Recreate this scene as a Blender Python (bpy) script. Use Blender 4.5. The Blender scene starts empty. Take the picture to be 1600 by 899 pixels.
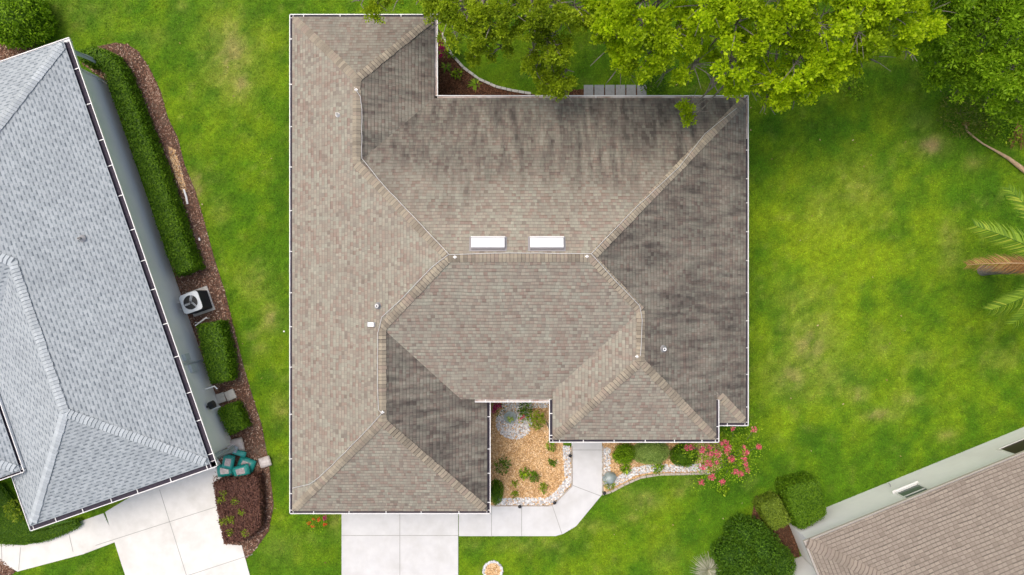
import bpy, bmesh, math, random
import numpy as np
from mathutils import Vector, Matrix
random.seed(7); rng = np.random.default_rng(7)
R = math.radians
C = bpy.context.scene.collection
sc = bpy.context.scene
# ------------------------------------------------------------------ camera, world, sun, exposure
H = 30.0; F = 1080.0                       # drone height (m), focal length in photo pixels
cam = bpy.data.cameras.new('camera'); co = bpy.data.objects.new('camera', cam); C.objects.link(co)
co.location = (0, 0, H); co.rotation_euler = (0, 0, 0)
cam.sensor_width = 36; cam.lens = 36*F/1600; cam.clip_end = 2000; cam.clip_start = .5
sc.camera = co
w = bpy.data.worlds.new('World'); sc.world = w; w.use_nodes = True
nt = w.node_tree; bg = nt.nodes['Background']; sky = nt.nodes.new('ShaderNodeTexSky')
SUN_EL, SUN_AZ = 68, 305                   # azimuth clockwise from north (+Y): light from the south-west
sky.sky_type = 'NISHITA'; sky.sun_disc = False; sky.sun_elevation = R(SUN_EL); sky.sun_rotation = R(SUN_AZ)
sky.air_density = 1.5; sky.dust_density = 10.0; sky.ozone_density = 3.0
nt.links.new(sky.outputs[0], bg.inputs[0]); bg.inputs[1].default_value = .15
sl = bpy.data.lights.new('sun', 'SUN'); so = bpy.data.objects.new('sun', sl); C.objects.link(so)
sl.energy = .6; sl.angle = R(30); sl.color = (1, .975, .95)
az = R(SUN_AZ); d = Vector((math.sin(az)*math.cos(R(SUN_EL)), math.cos(az)*math.cos(R(SUN_EL)), math.sin(R(SUN_EL))))
so.rotation_euler = d.to_track_quat('Z', 'Y').to_euler(); so.location = (-20, -30, 60)
vs = sc.view_settings; vs.view_transform = 'Standard'; vs.look = 'None'; vs.gamma = 1; vs.exposure = 0.27
vs.use_curve_mapping = False

# ------------------------------------------------------------------ helpers
def P(px, py, z=0.0):                      # a photo point at real height z -> world metres
    k = (H-z)/F
    return Vector(((px-800)*k, (449.5-py)*k, z))
def PL(l, z=0.0): return [P(a, b, z) for a, b in l]

def tag(o, label=None, cat=None, group=None, kind=None):
    if label: o['label'] = label
    if cat: o['category'] = cat
    if group: o['group'] = group
    if kind: o['kind'] = kind
    return o
def empty(name, loc=(0, 0, 0), rz=0, **k):
    o = bpy.data.objects.new(name, None); C.objects.link(o); o.location = loc; o.rotation_euler = (0, 0, rz)
    o.empty_display_size = .3
    return tag(o, **k)
def link(name, me, mats=(), parent=None, smooth=False, **k):
    for m in (mats if isinstance(mats, (list, tuple)) else [mats]): me.materials.append(m)
    o = bpy.data.objects.new(name, me); C.objects.link(o)
    if parent: o.parent = parent
    if smooth: me.polygons.foreach_set('use_smooth', [True]*len(me.polygons))
    return tag(o, **k)

class MB:
    "collects polygons, boxes, tubes for one mesh"
    def __init__(s): s.v = []; s.f = []; s.m = []; s.uv = None
    def poly(s, pts, m=0):
        i = len(s.v); s.v += [tuple(p) for p in pts]; s.f.append(tuple(range(i, i+len(pts)))); s.m.append(m)
    def box(s, c, sz, rz=0, m=0, M=None):
        M = M or Matrix.Rotation(rz, 4, 'Z'); c = Vector(c); i = len(s.v)
        for dz in (-.5, .5):
            for dx, dy in ((-.5, -.5), (.5, -.5), (.5, .5), (-.5, .5)):
                s.v.append(tuple(c + M @ Vector((dx*sz[0], dy*sz[1], dz*sz[2]))))
        for q in ((3, 2, 1, 0), (4, 5, 6, 7), (0, 1, 5, 4), (1, 2, 6, 5), (2, 3, 7, 6), (3, 0, 4, 7)):
            s.f.append(tuple(i+k for k in q)); s.m.append(m)
    def bar(s, a, b, w, h, m=0, up=Vector((0, 0, 1))):
        a = Vector(a); b = Vector(b); x = (b-a); L = x.length; x.normalize(); y = up.cross(x)
        if y.length < 1e-4: y = Vector((0, 1, 0))
        y.normalize(); z = x.cross(y)
        M = Matrix((x, y, z)).transposed().to_4x4(); s.box((a+b)/2, (L, w, h), M=M, m=m)
    def tube(s, pts, r, n=6, m=0, cap=True):
        pts = [Vector(p) for p in pts]; rs = [float(x) for x in r] if isinstance(r, (list, tuple)) else [float(r)]*len(pts); base = len(s.v)
        for k, p in enumerate(pts):
            t = (pts[min(k+1, len(pts)-1)] - pts[max(k-1, 0)]).normalized()
            a = t.cross(Vector((0, 0, 1)));
            if a.length < 1e-3: a = t.cross(Vector((1, 0, 0)))
            a.normalize(); b = t.cross(a)
            for j in range(n):
                q = 2*math.pi*j/n; s.v.append(tuple(p + rs[k]*(math.cos(q)*a + math.sin(q)*b)))
        for k in range(len(pts)-1):
            for j in range(n):
                s.f.append((base+k*n+j, base+k*n+(j+1) % n, base+(k+1)*n+(j+1) % n, base+(k+1)*n+j)); s.m.append(m)
        if cap:
            s.f.append(tuple(base+j for j in range(n))); s.m.append(m)
            s.f.append(tuple(base+(len(pts)-1)*n+j for j in reversed(range(n)))); s.m.append(m)
    def lathe(s, c, prof, n=24, m=0, M=None):
        c = Vector(c); base = len(s.v); M = M or Matrix.Identity(4)
        for r, z in prof:
            for j in range(n):
                q = 2*math.pi*j/n; s.v.append(tuple(c + M @ Vector((r*math.cos(q), r*math.sin(q), z))))
        for k in range(len(prof)-1):
            for j in range(n):
                s.f.append((base+k*n+j, base+k*n+(j+1) % n, base+(k+1)*n+(j+1) % n, base+(k+1)*n+j)); s.m.append(m)
    def build(s, name, mats, parent=None, smooth=False, bevel=0, **k):
        me = bpy.data.meshes.new(name); me.from_pydata(s.v, [], s.f)
        me.polygons.foreach_set('material_index', s.m)
        o = link(name, me, mats, parent, smooth, **k)
        if bevel:
            b = o.modifiers.new('bevel', 'BEVEL'); b.width = bevel; b.segments = 2; b.limit_method = 'ANGLE'
        return o

# numpy value noise
def vnoise(x, y, s=0):
    xi = np.floor(x).astype(np.int64); yi = np.floor(y).astype(np.int64); fx = x-xi; fy = y-yi
    def h(a, b):
        n = (a*374761393 + b*668265263 + s*1442695041) & 0xffffffff
        n = ((n ^ (n >> 13))*1274126177) & 0xffffffff
        return ((n ^ (n >> 16)) & 0xffff)/65535.0
    fx = fx*fx*(3-2*fx); fy = fy*fy*(3-2*fy)
    return (h(xi, yi)*(1-fx)+h(xi+1, yi)*fx)*(1-fy) + (h(xi, yi+1)*(1-fx)+h(xi+1, yi+1)*fx)*fy
def fbm(x, y, s=0, o=4):
    t = 0; a = .5
    for k in range(o): t = t + a*vnoise(x*2**k+k*17.3, y*2**k-k*9.1, s+k); a *= .5
    return t/(1-.5**o)
def inpoly(x, y, poly):
    r = np.zeros(x.shape, bool); n = len(poly)
    for i in range(n):
        x0, y0 = poly[i][0], poly[i][1]; x1, y1 = poly[(i+1) % n][0], poly[(i+1) % n][1]
        if y0 == y1: continue
        c = ((y0 > y) != (y1 > y)) & (x < (x1-x0)*(y-y0)/(y1-y0)+x0); r ^= c
    return r
def np_mesh(name, V, nper, rnd=None, colr=None):
    "V: (N*nper,3) verts; one polygon per nper verts"
    N = len(V)//nper; me = bpy.data.meshes.new(name)
    me.vertices.add(len(V)); me.vertices.foreach_set('co', V.astype(np.float32).ravel())
    me.loops.add(len(V)); me.loops.foreach_set('vertex_index', np.arange(len(V), dtype=np.int32))
    me.polygons.add(N); me.polygons.foreach_set('loop_start', np.arange(0, N*nper, nper, dtype=np.int32))
    me.update(calc_edges=True)
    if rnd is not None:
        a = me.attributes.new('rnd', 'FLOAT', 'FACE'); a.data.foreach_set('value', rnd.astype(np.float32))
    if colr is not None:
        a = me.attributes.new('tone', 'FLOAT_COLOR', 'FACE')
        a.data.foreach_set('color', np.concatenate([colr, np.ones((N, 1))], 1).astype(np.float32).ravel())
    me.validate(); return me

# ------------------------------------------------------------------ materials
def mat(name, col=(.5, .5, .5), rough=.6, metal=0, spec=.5):
    m = bpy.data.materials.new(name); m.use_nodes = True; b = m.node_tree.nodes['Principled BSDF']
    b.inputs['Base Color'].default_value = (*col, 1); b.inputs['Roughness'].default_value = rough
    b.inputs['Metallic'].default_value = metal; b.inputs['Specular IOR Level'].default_value = spec
    return m
class NB:
    def __init__(s, m): s.m = m; s.t = m.node_tree; s.b = s.t.nodes['Principled BSDF']
    def n(s, ty, **k):
        x = s.t.nodes.new(ty)
        for a, v in k.items(): setattr(x, a, v)
        return x
    def l(s, a, b): s.t.links.new(a, b)
    def put(s, sock, v):
        if hasattr(v, 'links') or isinstance(v, bpy.types.NodeSocket): s.l(v, sock)
        else: sock.default_value = v
    def math(s, op, a, b=0, c=0):
        x = s.n('ShaderNodeMath', operation=op); s.put(x.inputs[0], a); s.put(x.inputs[1], b); s.put(x.inputs[2], c); return x.outputs[0]
    def comb(s, x, y, z=0):
        c = s.n('ShaderNodeCombineXYZ'); s.put(c.inputs[0], x); s.put(c.inputs[1], y); s.put(c.inputs[2], z); return c.outputs[0]
    def ramp(s, f, stops, interp='LINEAR'):
        r = s.n('ShaderNodeValToRGB'); r.color_ramp.interpolation = interp; e = r.color_ramp.elements
        while len(e) < len(stops): e.new(.5)
        for q, (p, c) in zip(e, stops): q.position = p; q.color = (*c, 1) if len(c) == 3 else c
        s.put(r.inputs[0], f); return r.outputs[0]
    def noise(s, vec, scale, detail=4, rough=.6, dim='3D'):
        x = s.n('ShaderNodeTexNoise', noise_dimensions=dim); s.put(x.inputs['Scale'], scale); x.inputs['Detail'].default_value = detail
        x.inputs['Roughness'].default_value = rough
        if vec is not None: s.l(vec, x.inputs['Vector'])
        return x.outputs[0]
    def mix(s, f, a, b, bt='MIX'):
        x = s.n('ShaderNodeMix', data_type='RGBA', blend_type=bt)
        s.put(x.inputs[0], f); s.put(x.inputs[6], a if not isinstance(a, tuple) else (*a, 1)); s.put(x.inputs[7], b if not isinstance(b, tuple) else (*b, 1)); return x.outputs[2]
    def attr(s, name): x = s.n('ShaderNodeAttribute', attribute_name=name); return x
    def obj(s): return s.n('ShaderNodeTexCoord').outputs['Object']
    def pos(s): return s.n('ShaderNodeNewGeometry').outputs['Position']
    def bump(s, h, st, dist=.02):
        x = s.n('ShaderNodeBump'); x.inputs['Strength'].default_value = st; x.inputs['Distance'].default_value = dist
        s.l(h, x.inputs['Height']); s.l(x.outputs[0], s.b.inputs['Normal'])
def noisy(name, c1, c2, scale=8, rough=.7, bump=.3, dist=.01, detail=5, c3=None, s3=.6):
    m = mat(name, c1, rough); q = NB(m); f = q.noise(q.pos(), scale, detail)
    c = q.ramp(f, [(.3, c1), (.7, c2)])
    if c3: c = q.mix(q.ramp(q.noise(q.pos(), s3, 5), [(.45, (0, 0, 0)), (.7, (1, 1, 1))]), c, c3)
    q.l(c, q.b.inputs['Base Color'])
    if bump: q.bump(q.noise(q.pos(), scale*3, 3), bump, dist)
    return m
def leafmat(name, dark, light, trans=.35, tip=None, rough=.55):
    m = mat(name, dark, rough, spec=.25); q = NB(m); a = q.attr('rnd')
    st = [(0, dark), (.85, light)] + ([(1, tip)] if tip else [])
    c = q.ramp(a.outputs['Fac'], st); q.l(c, q.b.inputs['Base Color'])
    tr = q.n('ShaderNodeBsdfTranslucent'); q.l(c, tr.inputs[0]); mx = q.n('ShaderNodeMixShader'); mx.inputs[0].default_value = trans
    q.l(q.b.outputs[0], mx.inputs[1]); q.l(tr.outputs[0], mx.inputs[2])
    q.l(mx.outputs[0], q.t.nodes['Material Output'].inputs[0]); return m

def shingle(name, stops, tab=.2, row=.14, stain=False, dash=None, cap=False, weather=.25, band=0, w3w=.16, tint=None):
    m = mat(name, rough=.95, spec=.15); q = NB(m)
    uv = q.n('ShaderNodeUVMap').outputs[0]; sp = q.n('ShaderNodeSeparateXYZ'); q.l(uv, sp.inputs[0]); u, v = sp.outputs[0], sp.outputs[1]
    jit = q.math('MULTIPLY', q.math('SUBTRACT', q.noise(uv, .55, 2), .5), .10)          # courses are never dead straight
    v2 = q.math('DIVIDE', q.math('ADD', v, jit), row); r_ = q.math('FLOOR', v2); fr = q.math('SUBTRACT', v2, r_)
    w1 = q.n('ShaderNodeTexWhiteNoise', noise_dimensions='1D'); q.l(r_, w1.inputs['W'])
    u2 = q.math('ADD', q.math('DIVIDE', u, tab), q.math('MULTIPLY', w1.outputs[0], 7.3)); cu = q.math('FLOOR', u2); fu = q.math('SUBTRACT', u2, cu)
    w2 = q.n('ShaderNodeTexWhiteNoise', noise_dimensions='2D'); q.l(q.comb(cu, r_), w2.inputs['Vector'])
    u3 = q.math('FLOOR', q.math('ADD', q.math('DIVIDE', u, tab*2.7), q.math('MULTIPLY', w1.outputs[0], 13.1)))
    w3 = q.n('ShaderNodeTexWhiteNoise', noise_dimensions='2D'); q.l(q.comb(u3, q.math('ADD', r_, 91.3)), w3.inputs['Vector'])
    if dash:
        pu = q.math('FRACT', q.math('ADD', q.math('DIVIDE', u, dash), q.math('ADD', q.math('MULTIPLY', r_, .41), q.math('MULTIPLY', w1.outputs[0], .25))))
        isd = q.math('MULTIPLY', q.math('LESS_THAN', pu, .52), q.math('LESS_THAN', fr, .40))
        val = q.math('ADD', q.math('MULTIPLY', isd, .55), q.math('MULTIPLY', w2.outputs[0], .42)); tabh = q.math('SUBTRACT', 1, isd)
    else:
        val = q.math('ADD', q.math('MULTIPLY', w2.outputs[0], 1-w3w), q.math('MULTIPLY', w3.outputs[0], w3w)); tabh = q.math('GREATER_THAN', w2.outputs[0], .45)
    c = q.ramp(val, stops)
    if tint:
        tn = q.noise(q.comb(q.math('MULTIPLY', u, 1.6), q.math('MULTIPLY', v, .9)), 1.1, 4); c = q.mix(q.ramp(tn, [(.38, (0,)*3), (.62, (.55,)*3)]), c, q.mix(.55, c, tint))
    if band:                                                                            # shadow line between courses painted into the base colour; dark tab gaps
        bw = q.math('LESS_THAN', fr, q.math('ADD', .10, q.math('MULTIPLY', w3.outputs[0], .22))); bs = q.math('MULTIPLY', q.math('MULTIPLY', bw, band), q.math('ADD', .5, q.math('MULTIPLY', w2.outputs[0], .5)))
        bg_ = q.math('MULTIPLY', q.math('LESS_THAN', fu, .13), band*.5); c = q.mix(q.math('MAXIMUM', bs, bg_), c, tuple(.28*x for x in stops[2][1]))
    big = q.noise(uv, .5, 5); c = q.mix(q.math('MULTIPLY', big, weather), c, tuple(x*.62 for x in stops[len(stops)//2][1]))
    grit = q.noise(uv, 60, 2); c = q.mix(.35, c, q.ramp(grit, [(.25, (.55, .55, .55)), (.75, (1.25, 1.25, 1.25))]), 'MULTIPLY')
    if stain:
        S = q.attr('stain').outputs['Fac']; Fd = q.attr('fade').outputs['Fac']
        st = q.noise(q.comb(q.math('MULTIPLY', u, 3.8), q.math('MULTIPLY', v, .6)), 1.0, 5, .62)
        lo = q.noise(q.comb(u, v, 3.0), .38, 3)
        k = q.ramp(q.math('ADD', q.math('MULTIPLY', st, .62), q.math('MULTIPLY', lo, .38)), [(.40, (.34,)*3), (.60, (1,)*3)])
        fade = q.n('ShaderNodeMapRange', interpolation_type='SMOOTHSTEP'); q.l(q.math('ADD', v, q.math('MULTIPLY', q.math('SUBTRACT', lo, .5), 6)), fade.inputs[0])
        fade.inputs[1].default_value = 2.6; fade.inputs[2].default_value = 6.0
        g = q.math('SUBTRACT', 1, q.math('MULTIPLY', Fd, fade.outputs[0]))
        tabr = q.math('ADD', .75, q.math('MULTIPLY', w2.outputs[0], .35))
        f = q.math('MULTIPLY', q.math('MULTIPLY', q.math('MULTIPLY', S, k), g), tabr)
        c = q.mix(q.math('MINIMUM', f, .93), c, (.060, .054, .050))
    q.l(c, q.b.inputs['Base Color'])
    edge = q.math('MINIMUM', q.math('MULTIPLY', fr, 8), 1)                             # butt edge of each course
    gap = q.math('MINIMUM', q.math('MULTIPLY', fu, 10), 1)
    h = q.math('ADD', q.math('MULTIPLY', q.math('SUBTRACT', 1, fr), edge), q.math('ADD', q.math('MULTIPLY', tabh, .55), q.math('ADD', q.math('MULTIPLY', gap, .25), q.math('MULTIPLY', grit, .35))))
    q.bump(h, .6, .014)
    return m
M = {}
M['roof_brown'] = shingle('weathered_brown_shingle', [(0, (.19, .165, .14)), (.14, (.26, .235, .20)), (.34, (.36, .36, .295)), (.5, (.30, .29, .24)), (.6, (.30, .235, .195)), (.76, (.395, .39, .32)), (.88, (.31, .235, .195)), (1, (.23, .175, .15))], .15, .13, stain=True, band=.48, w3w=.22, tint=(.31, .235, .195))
M['roof_grey'] = shingle('pale_grey_shingle', [(0, (.37, .41, .44)), (.42, (.47, .515, .55)), (.55, (.17, .20, .23)), (1, (.30, .34, .37))], .14, .13, dash=.34, weather=.38)
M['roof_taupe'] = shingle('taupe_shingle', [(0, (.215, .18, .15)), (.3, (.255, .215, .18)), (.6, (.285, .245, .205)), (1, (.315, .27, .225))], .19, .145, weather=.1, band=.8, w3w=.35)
def capmat(name, stops):
    m = mat(name, rough=.95, spec=.15); q = NB(m); g = q.n('ShaderNodeNewGeometry')
    c = q.ramp(g.outputs['Random Per Island'], stops); c = q.mix(.35, c, q.ramp(q.noise(q.pos(), 40, 2), [(.25, (.6,)*3), (.75, (1.3,)*3)]), 'MULTIPLY')
    c = q.mix(q.ramp(q.noise(q.pos(), .35, 3), [(.5, (0,)*3), (.75, (.55,)*3)]), c, tuple(.55*x for x in stops[1][1]))
    q.l(c, q.b.inputs['Base Color']); return m
M['cap_brown'] = capmat('tan_cap_shingle', [(0, (.22, .19, .15)), (.4, (.29, .255, .20)), (.7, (.345, .305, .235)), (1, (.28, .225, .185))])
M['cap_grey'] = capmat('grey_cap_shingle', [(0, (.38, .42, .45)), (.5, (.46, .505, .54)), (1, (.35, .39, .42))])
M['cap_taupe'] = capmat('taupe_cap_shingle', [(0, (.26, .22, .18)), (.5, (.31, .265, .22)), (1, (.28, .235, .2))])
M['cap_edge_grey'] = mat('grey_cut_edge', (.26, .29, .31), .95); M['cap_edge_taupe'] = mat('taupe_cut_edge', (.16, .13, .11), .95)
M['cap_edge'] = mat('cut_shingle_edge', (.12, .10, .085), .95)  # cut cap edges, coloured dark to paint in the shadow lines between caps
M['white'] = noisy('white_painted_metal', (.80, .80, .80), (.74, .74, .735), 6, .4, 0)
M['trough'] = noisy('gutter_trough_dirt', (.02, .016, .032), (.045, .034, .05), 9, .8, .3)
M['debris'] = noisy('gutter_leaf_debris', (.30, .20, .16), (.60, .54, .50), 7, .9, .5, .02, c3=(.72, .70, .69), s3=1.2)
M['fascia'] = noisy('fascia_paint', (.62, .61, .60), (.7, .69, .68), 5, .5, 0)
M['fascia_tan'] = noisy('drip_edge_paint', (.45, .41, .38), (.5, .46, .43), 5, .5, 0)
M['stucco_grey'] = noisy('pale_grey_stucco', (.84, .85, .86), (.87, .875, .88), 3, .9, .4, .006, c3=(.80, .81, .82), s3=.7)
M['stucco_white'] = noisy('white_stucco', (.86, .865, .86), (.82, .83, .83), 3, .9, .35, .006, c3=(.78, .78, .77), s3=.6)
M['stucco_cream'] = noisy('cream_stucco', (.62, .57, .48), (.68, .63, .54), 3, .9, .35, .006)
M['glass'] = mat('dark_window_glass', (.03, .035, .035), .08, 0, .8)
M['glass_grey'] = mat('grey_window_glass', (.12, .15, .14), .15, 0, .6)
M['bronze'] = mat('bronze_screen', (.05, .035, .03), .5)
M['concrete'] = noisy('broom_finished_concrete', (.55, .555, .565), (.61, .615, .62), 2.5, .85, .35, .004, c3=(.51, .51, .505), s3=.9)
M['joint'] = noisy('concrete_joint', (.25, .25, .24), (.33, .33, .32), 9, .95, 0)
M['concrete_warm'] = noisy('bright_worn_concrete', (.63, .625, .60), (.70, .69, .67), 2.2, .85, .35, .004, c3=(.56, .55, .52), s3=.9)
M['paver'] = noisy('shaded_paver_stone', (.26, .27, .28), (.33, .34, .35), 9, .9, .4)
M['edging'] = noisy('edging_stone', (.36, .30, .25), (.5, .45, .39), 12, .9, .5)
M['cable'] = mat('aluminium_cable', (.62, .62, .62), .45, .3)
M['skylight'] = noisy('milky_skylight_dome', (.84, .85, .86), (.72, .73, .74), 3, .3, 0)
M['flash'] = mat('skylight_flashing', (.30, .29, .30), .5, .5)
M['vent_grey'] = mat('lead_vent_boot', (.32, .32, .33), .5, .4)
M['black'] = mat('black_metal', (.015, .016, .02), .45)
M['hvac_top'] = noisy('condenser_top_paint', (.50, .54, .58), (.56, .6, .63), 9, .45, 0)
M['pad'] = noisy('concrete_pad', (.45, .44, .41), (.58, .57, .54), 8, .9, .4)
M['bark'] = noisy('grey_bark', (.13, .115, .095), (.27, .245, .21), 14, .95, .8, .03)
M['twig'] = noisy('brown_stem', (.10, .07, .045), (.18, .13, .08), 14, .9, .5, .01)
M['dead'] = noisy('dry_palm_stalk', (.34, .22, .12), (.52, .38, .24), 9, .85, .5, .01)
M['urn'] = noisy('glazed_grey_urn', (.22, .27, .27), (.34, .40, .40), 6, .35, .2)
M['pvc'] = mat('white_pipe', (.85, .85, .85), .4)
M['mulch_brown'] = noisy('brown_mulch_base', (.075, .04, .028), (.15, .085, .06), 22, .95, .9, .03, c3=(.17, .12, .085), s3=.8)
M['mulch_tan'] = noisy('golden_mulch_base', (.42, .25, .12), (.55, .36, .19), 22, .95, .9, .03)
M['mulch_dark'] = noisy('red_dark_mulch_base', (.06, .03, .018), (.11, .055, .03), 22, .95, .9, .03)
M['soil'] = noisy('pale_sandy_soil', (.30, .25, .2), (.42, .36, .30), 14, .95, .6, .02)
M['bag_teal'] = noisy('teal_plastic_sack', (.01, .22, .19), (.02, .30, .26), 5, .3, .5, .03)
M['bag_print'] = noisy('sack_print', (.50, .46, .45), (.30, .22, .22), 10, .35, .3)
M['bag_clear'] = noisy('grey_cloudy_plastic', (.42, .36, .34), (.62, .58, .56), 7, .3, .6, .03)
def chipmat(name, st, rough=.9):
    m = mat(name, st[0][1], rough, spec=.2); q = NB(m); q.l(q.ramp(q.attr('rnd').outputs['Fac'], st), q.b.inputs['Base Color']); return m
M['chip_brown'] = chipmat('brown_bark_chip', [(0, (.07, .035, .022)), (.55, (.20, .10, .065)), (.85, (.34, .21, .15)), (1, (.5, .4, .32))])
M['chip_tan'] = chipmat('golden_wood_chip', [(0, (.30, .15, .06)), (.4, (.62, .38, .17)), (.8, (.80, .56, .30)), (1, (.88, .72, .5))])
M['chip_dark'] = chipmat('dark_bark_chip', [(0, (.04, .02, .012)), (.6, (.13, .055, .03)), (1, (.24, .12, .07))])
M['pebble'] = chipmat('white_pebble', [(0, (.34, .34, .35)), (.5, (.60, .60, .61)), (1, (.80, .80, .80))], .6)
M['litter'] = chipmat('fallen_leaf', [(0, (.22, .12, .05)), (.5, (.45, .33, .16)), (1, (.6, .5, .3))])
M['lf_lime'] = leafmat('lime_leaf', (.20, .32, .008), (.60, .78, .012), .45, (.84, .90, .06))
M['lf_olive'] = leafmat('olive_green_leaf', (.12, .20, .008), (.42, .55, .018), .42, (.66, .74, .05))
M['lf_deep'] = leafmat('deep_green_leaf', (.09, .19, .008), (.33, .55, .016), .42, (.6, .74, .05))
M['lf_mid'] = leafmat('yellowish_hedge_leaf', (.09, .15, .012), (.24, .34, .03), .3, (.36, .44, .06))
M['lf_under'] = leafmat('brownish_undergrowth_leaf', (.06, .12, .01), (.20, .26, .03), .3, (.36, .30, .08))
M['lf_hedge'] = leafmat('clipped_hedge_leaf', (.055, .14, .006), (.17, .32, .012), .35, (.28, .42, .03))
M['lf_dark'] = leafmat('dark_hedge_leaf', (.035, .10, .008), (.13, .27, .014), .35, (.24, .40, .03))
M['lf_pale'] = leafmat('pale_green_leaf', (.20, .31, .06), (.42, .56, .14), .3, (.5, .62, .2))
M['lf_copper'] = leafmat('copper_leaf', (.075, .032, .026), (.22, .105, .075), .25, (.34, .22, .08))
M['lf_bright'] = leafmat('bright_sprout_leaf', (.13, .24, .01), (.36, .46, .03), .35, (.5, .55, .08))
M['lf_silver'] = leafmat('silvery_grass_blade', (.26, .29, .17), (.50, .50, .38), .25, (.62, .6, .5))
M['lf_palm'] = leafmat('palm_leaflet', (.07, .16, .012), (.26, .40, .03), .3, (.46, .50, .06))
M['lf_dry'] = leafmat('dry_palm_leaflet', (.20, .09, .03), (.42, .23, .09), .2, (.42, .36, .10))
M['fl_pink'] = leafmat('coral_pink_petal', (.62, .07, .14), (.88, .20, .28), .3, (.92, .42, .45))
M['fl_magenta'] = leafmat('magenta_petal', (.35, .005, .10), (.62, .02, .22), .3)
M['fl_orange'] = leafmat('orange_petal', (.70, .10, .02), (.85, .2, .05), .3)

# ------------------------------------------------------------------ ground: one sheet, grass tone as a fine grid
SPOTS = [  # photo px, py, radius px x, y, strength of dry / bare turf
 (360, 85, 40, 55, .8), (375, 130, 22, 30, .8), (305, 290, 14, 22, 1.0), (345, 330, 14, 20, .45), (425, 500, 16, 20, .8), (395, 525, 12, 8, .9), (405, 545, 14, 10, .7), (400, 440, 25, 30, .4), (440, 640, 14, 22, .6),
 (1455, 228, 24, 16, 1.0), (1440, 190, 20, 16, .5), (1520, 255, 14, 10, .55), (1340, 300, 45, 40, .42), (1290, 320, 35, 40, .35), (1250, 470, 40, 30, .45), (1265, 535, 36, 42, .8), (1235, 590, 34, 30, .75), (1300, 590, 40, 28, .5),
 (1375, 648, 24, 9, 1.0), (1340, 615, 14, 14, .8), (1440, 560, 20, 14, .45), (1560, 560, 22, 18, .45), (1375, 540, 20, 20, .35), (1485, 385, 14, 30, .55), (1480, 362, 10, 8, .6), (1530, 410, 26, 12, .25), (1420, 625, 20, 14, .5), (1480, 680, 14, 8, .6),
 (1005, 782, 24, 14, .75), (985, 770, 14, 14, .5), (1078, 752, 16, 12, .6), (870, 855, 22, 10, .6), (910, 820, 40, 9, .5), (985, 808, 14, 10, .35), (1060, 770, 10, 8, .5), (1040, 870, 20, 16, .3),
 (523, 815, 10, 24, .6), (440, 860, 26, 24, .3), (810, 850, 30, 10, .35), (740, 850, 18, 10, .4), (120, 20, 40, 18, .35), (240, 60, 30, 14, .3), (285, 10, 12, 10, .5), (560, 870, 10, 6, .0)]
DEEP = [(1260, 685, 26, 20, .9), (1110, 740, 20, 14, .4), (1180, 745, 60, 40, .6), (1450, 490, 40, 50, .45), (1410, 700, 70, 25, .5), (240, 30, 70, 20, .35), (1350, 610, 24, 14, .4), (1010, 760, 30, 10, .0), (1420, 330, 30, 50, .25), (1560, 330, 40, 90, .4), (1215, 230, 30, 60, .55), (1260, 200, 60, 30, .5), (430, 700, 20, 90, .3), (435, 330, 14, 100, .3), (1080, 840, 30, 20, .2), (820, 870, 24, 12, .3)]
YEL = [(1300, 400, 130, 160, .9), (1250, 330, 60, 90, .5), (1290, 480, 100, 60, .8), (330, 60, 100, 60, .25), (400, 250, 40, 120, .3), (1050, 850, 90, 40, .35), (1350, 650, 160, 60, .3)]
def field(px, py, L):
    t = np.zeros(px.shape)
    for a, b, rx, ry, s in L:
        t = np.maximum(t, s*np.exp(-(((px-a)/rx)**2+((py-b)/ry)**2)*.8))
    return t
def lawn_tone(x, y):
    px = x*F/H+800; py = 449.5-y*F/H
    n1 = fbm(x*.35, y*.35, 3, 5); n2 = fbm(x*1.3, y*1.3, 9, 5); n3 = fbm(x*4.1, y*4.1, 21, 4); n4 = fbm(x*2.3+7, y*2.3, 33, 4)
    dry = np.clip(field(px, py, SPOTS)*(.4+1.3*(n2-.5)*2+.75) * 1.0 + np.clip((n4-.62)*2.6, 0, .4)*(.3+n1), 0, 1)
    sp = np.clip(field(px, py, SPOTS)-.5, 0, 1)*1.6*np.clip((n4+.5*n3-.62)*4, 0, 1); dry = np.clip(dry*1.15*n3, 0, .7)
    yel = np.clip(field(px, py, YEL)*.62 + (n1-.5)*.9 + (n2-.5)*1.2 + .16, 0, 1)
    deep = np.clip(field(px, py, DEEP)*(.6+.8*n2) + (.48-n2)*1.4, 0, .8)
    g = np.array([.088, .195, .0065]); Y = np.array([.215, .315, .010]); D = np.array([.045, .135, .006]); Br = np.array([.27, .28, .085])
    c = g + (Y-g)*yel[..., None]; c = c+(D-c)*deep[..., None]; c = c+(Br-c)*dry[..., None]; c = c+(np.array([.34, .25, .17])-c)*np.clip(sp, 0, .85)[..., None]
    n5 = fbm(x*8.3, y*8.3, 51, 3)
    return c*(.58+.50*n3[..., None]+.76*n5[..., None])*np.array([.84, .87, .60])
xs = np.concatenate([[-400, -150, -60], np.arange(-26, 26.01, .2), [60, 150, 400]]); ys = np.concatenate([[-400, -150, -50], np.arange(-15, 15.01, .2), [50, 150, 400]])
gx, gy = np.meshgrid(xs, ys); nx, ny = len(xs), len(ys)
V = np.stack([gx, gy, np.zeros_like(gx)], -1).reshape(-1, 3)
ii = (np.arange(ny-1)[:, None]*nx+np.arange(nx-1)[None]).ravel()
me = bpy.data.meshes.new('lawn'); me.from_pydata(V.tolist(), [], np.stack([ii, ii+1, ii+nx+1, ii+nx], 1).tolist())
tc = lawn_tone(V[:, 0], V[:, 1]); a = me.attributes.new('tone', 'FLOAT_COLOR', 'POINT')
a.data.foreach_set('color', np.concatenate([tc, np.ones((len(tc), 1))], 1).astype(np.float32).ravel())
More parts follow.
